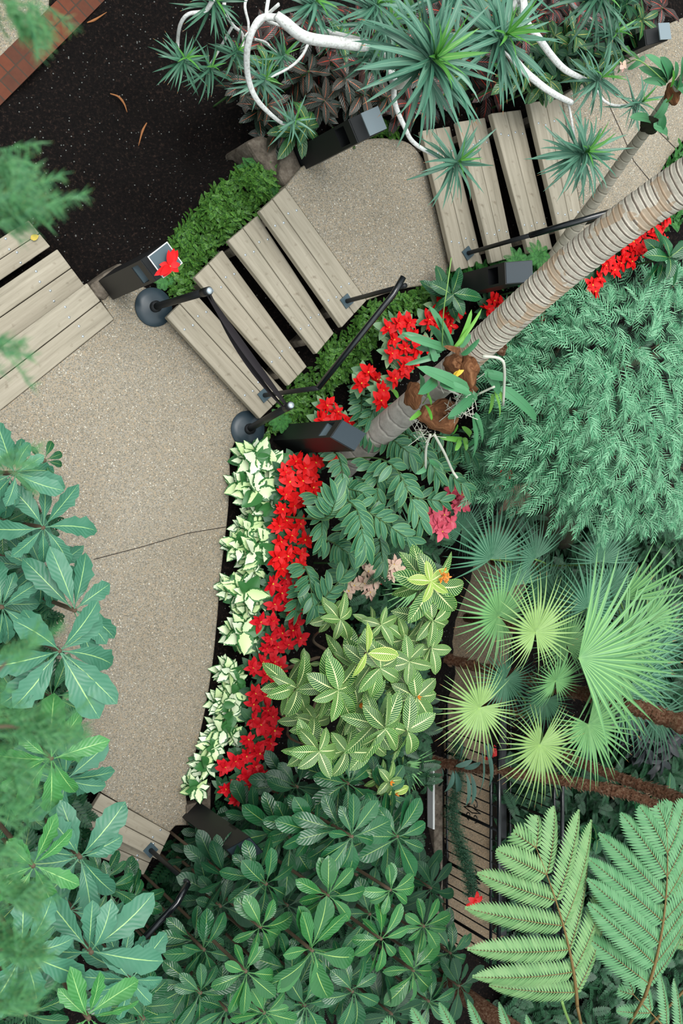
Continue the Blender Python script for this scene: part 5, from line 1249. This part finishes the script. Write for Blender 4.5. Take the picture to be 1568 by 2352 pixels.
# garland and bows on the fence
mb = MB(); gl = smooth_line([P(1050, 1700, -1.35), P(1052, 1790, -1.3), P(1040, 1870, -1.35), P(1055, 1940, -1.25), P(1075, 1990, -1.15), P(1085, 2060, -1.15)], 14)
n = 9000; ii = rng.integers(0, len(gl), n); o_ = gl[ii] + rng.normal(0, .036, (n, 3)); mb.leaves(o_, rng.uniform(0, 6.3, n), rng.uniform(-1.2, 1.2, n), rng.uniform(.025, .05, n), .005, prof=needle, nu=2, nv=2, fold=0)
gr = tag(mb.build('garland', M['yew_dark']), 'dark green tinsel garland wound along the iron fence', 'garland')
for (x, y, z), lab in (((1130, 1733, -1.0), 'red ribbon bow at the top of the iron fence'), ((1090, 2070, -.95), 'red ribbon bow beside the tree fern frond')):
    p = P(x, y, z); rt = thing('ribbon_bow', lab, 'bow', tuple(p)); mb = MB()
    mb.leaves(np.tile(p, (6, 1)), [0.3, 2.6, 1.2, 4.2, 5.2, 3.6], [.6, .6, .5, -.2, -.3, .2], .11, .06, droop=1.2, prof=strap, nu=7, nv=3); world_part(mb, 'loop', M['red_ribbon'], rt)
    mb = MB(); blob(mb, p, .02); world_part(mb, 'knot', M['red_ribbon'], rt)
# rocks near the needle shrub
for i, (x, y, z, r, lab) in enumerate([(1285, 1195, -1.5, 60, 'dark mossy boulder below the needle leaved shrub'), (1235, 1235, -1.6, 40, 'smaller dark boulder beside the sunken walk'), (950, 2210, -1.2, 40, 'grey stone among dead leaves left of the tree fern'), (1180, 1890, -1.7, 34, 'pale green stone seen through the second fence'), (1190, 1950, -1.7, 30, 'lower pale stone seen through the second fence')]):
    p = P(x, y, z); mb = MB(); blob(mb, np.zeros(3), r * mpp(x, y, z), (1.2, 1, .7), 20, i * 1.3); o = mb.build('boulder', M['rock']); o.location = p; tag(o, lab, 'rock')
# small litter
for pts_, lab in (([(253, 215), (272, 222), (285, 238), (292, 258)], 'curled dry leaf on the soil, upper of two'), ([(337, 282), (327, 302), (318, 335)], 'thin dry leaf on the soil, lower of two'), ([(200, 52), (218, 45), (245, 28)], 'yellowed dry leaf near the brick edging')):
    q = smooth_line([P(a, b, gz(P(a, b, -.34)) + .025) for a, b in pts_], 5); mb = MB(); mb.tube(q, np.concatenate([np.linspace(.004, .009, len(q) // 2), np.linspace(.009, .002, len(q) - len(q) // 2)]), 6)
    tag(mb.build('dry_leaf', M['dead']), lab, 'dead leaf')
mb = MB(); p = P(70, 549, -.265); mb.leaves([p], .5, .1, .07, .045, droop=.3, prof=ovate, nu=6, nv=3); tag(mb.build('dry_leaf', M['dead_yellow']), 'yellow leaf lying on the left wooden steps', 'dead leaf')

# ================================================================== TREE CLOSE TO THE LENS (left, out of focus)
tx = P(-270, 1200, 4.6)
nroot = thing('feathery_tree', 'feathery green tree close to the camera, blurred at the left edge', 'tree', (tx[0], tx[1], gz(tx)))
mb = MB(); mb.tube([(tx[0], tx[1], gz(tx) - .05), (tx[0], tx[1], 5.7)], [.09, .03], 10); world_part(mb, 'trunk', M['twig'], nroot)
NB = [((-60, -40), (105, 45), 5.5, 12), ((-90, 330), (60, 400), 5.4, 12), ((-90, 470), (110, 470), 5.5, 16), ((-100, 800), (35, 800), 5.4, 4), ((-90, 1070), (60, 1075), 5.4, 4), ((-60, 1560), (110, 1470), 5.3, 5),
      ((-100, 1640), (190, 1700), 5.3, 22), ((-100, 1760), (60, 1780), 5.3, 14), ((-100, 1860), (40, 1870), 5.3, 8), ((-100, 2020), (100, 2080), 5.2, 20), ((-100, 2160), (110, 2200), 5.2, 20), ((-100, 2320), (70, 2300), 5.2, 16), ((-50, 1980), (40, 2000), 5.3, 5)]
for (a, b, z, n) in NB:
    p0, p1 = P(a[0], a[1], z + .35), P(b[0], b[1], z + .45); d = p1 - p0; a0 = math.atan2(d[1], d[0]); Lb = np.linalg.norm(d)
    mb = MB(); s = np.array([tx[0], tx[1], z - .25]); mb.tube(smooth_line([s, (s + p0) / 2 + [0, 0, .03], p0, (p0 + p1) / 2], 5), np.linspace(.012, .002, 16), 5); br = world_part(mb, 'branch', M['twig'], nroot)
    mb = MB()
    for k in range(n * 2):
        f = rng.random() ** .7; o = p0 + d * f * .8 + rng.normal(0, .010, 3)
        C, T, S, N_ = centre([o], a0 + rng.normal(0, .6), rng.uniform(-.3, .3), .055 * rng.uniform(.6, 1.3), .5, 16); C = C[0]
        for s_ in (-1, 1):
            mb.leaves(C, a0 + s_ * .6 + rng.normal(0, .3, 16), rng.uniform(-.5, .5, 16), .020, .0018, prof=needle, nu=2, nv=2, fold=0)
    mb.V = [v - np.array(nroot.location) for v in mb.V]; mb.build('foliage', M['feather'], br)
print('objects', len(bpy.data.objects), 'polys', sum(len(o.data.polygons) for o in bpy.data.objects if o.type == 'MESH'))
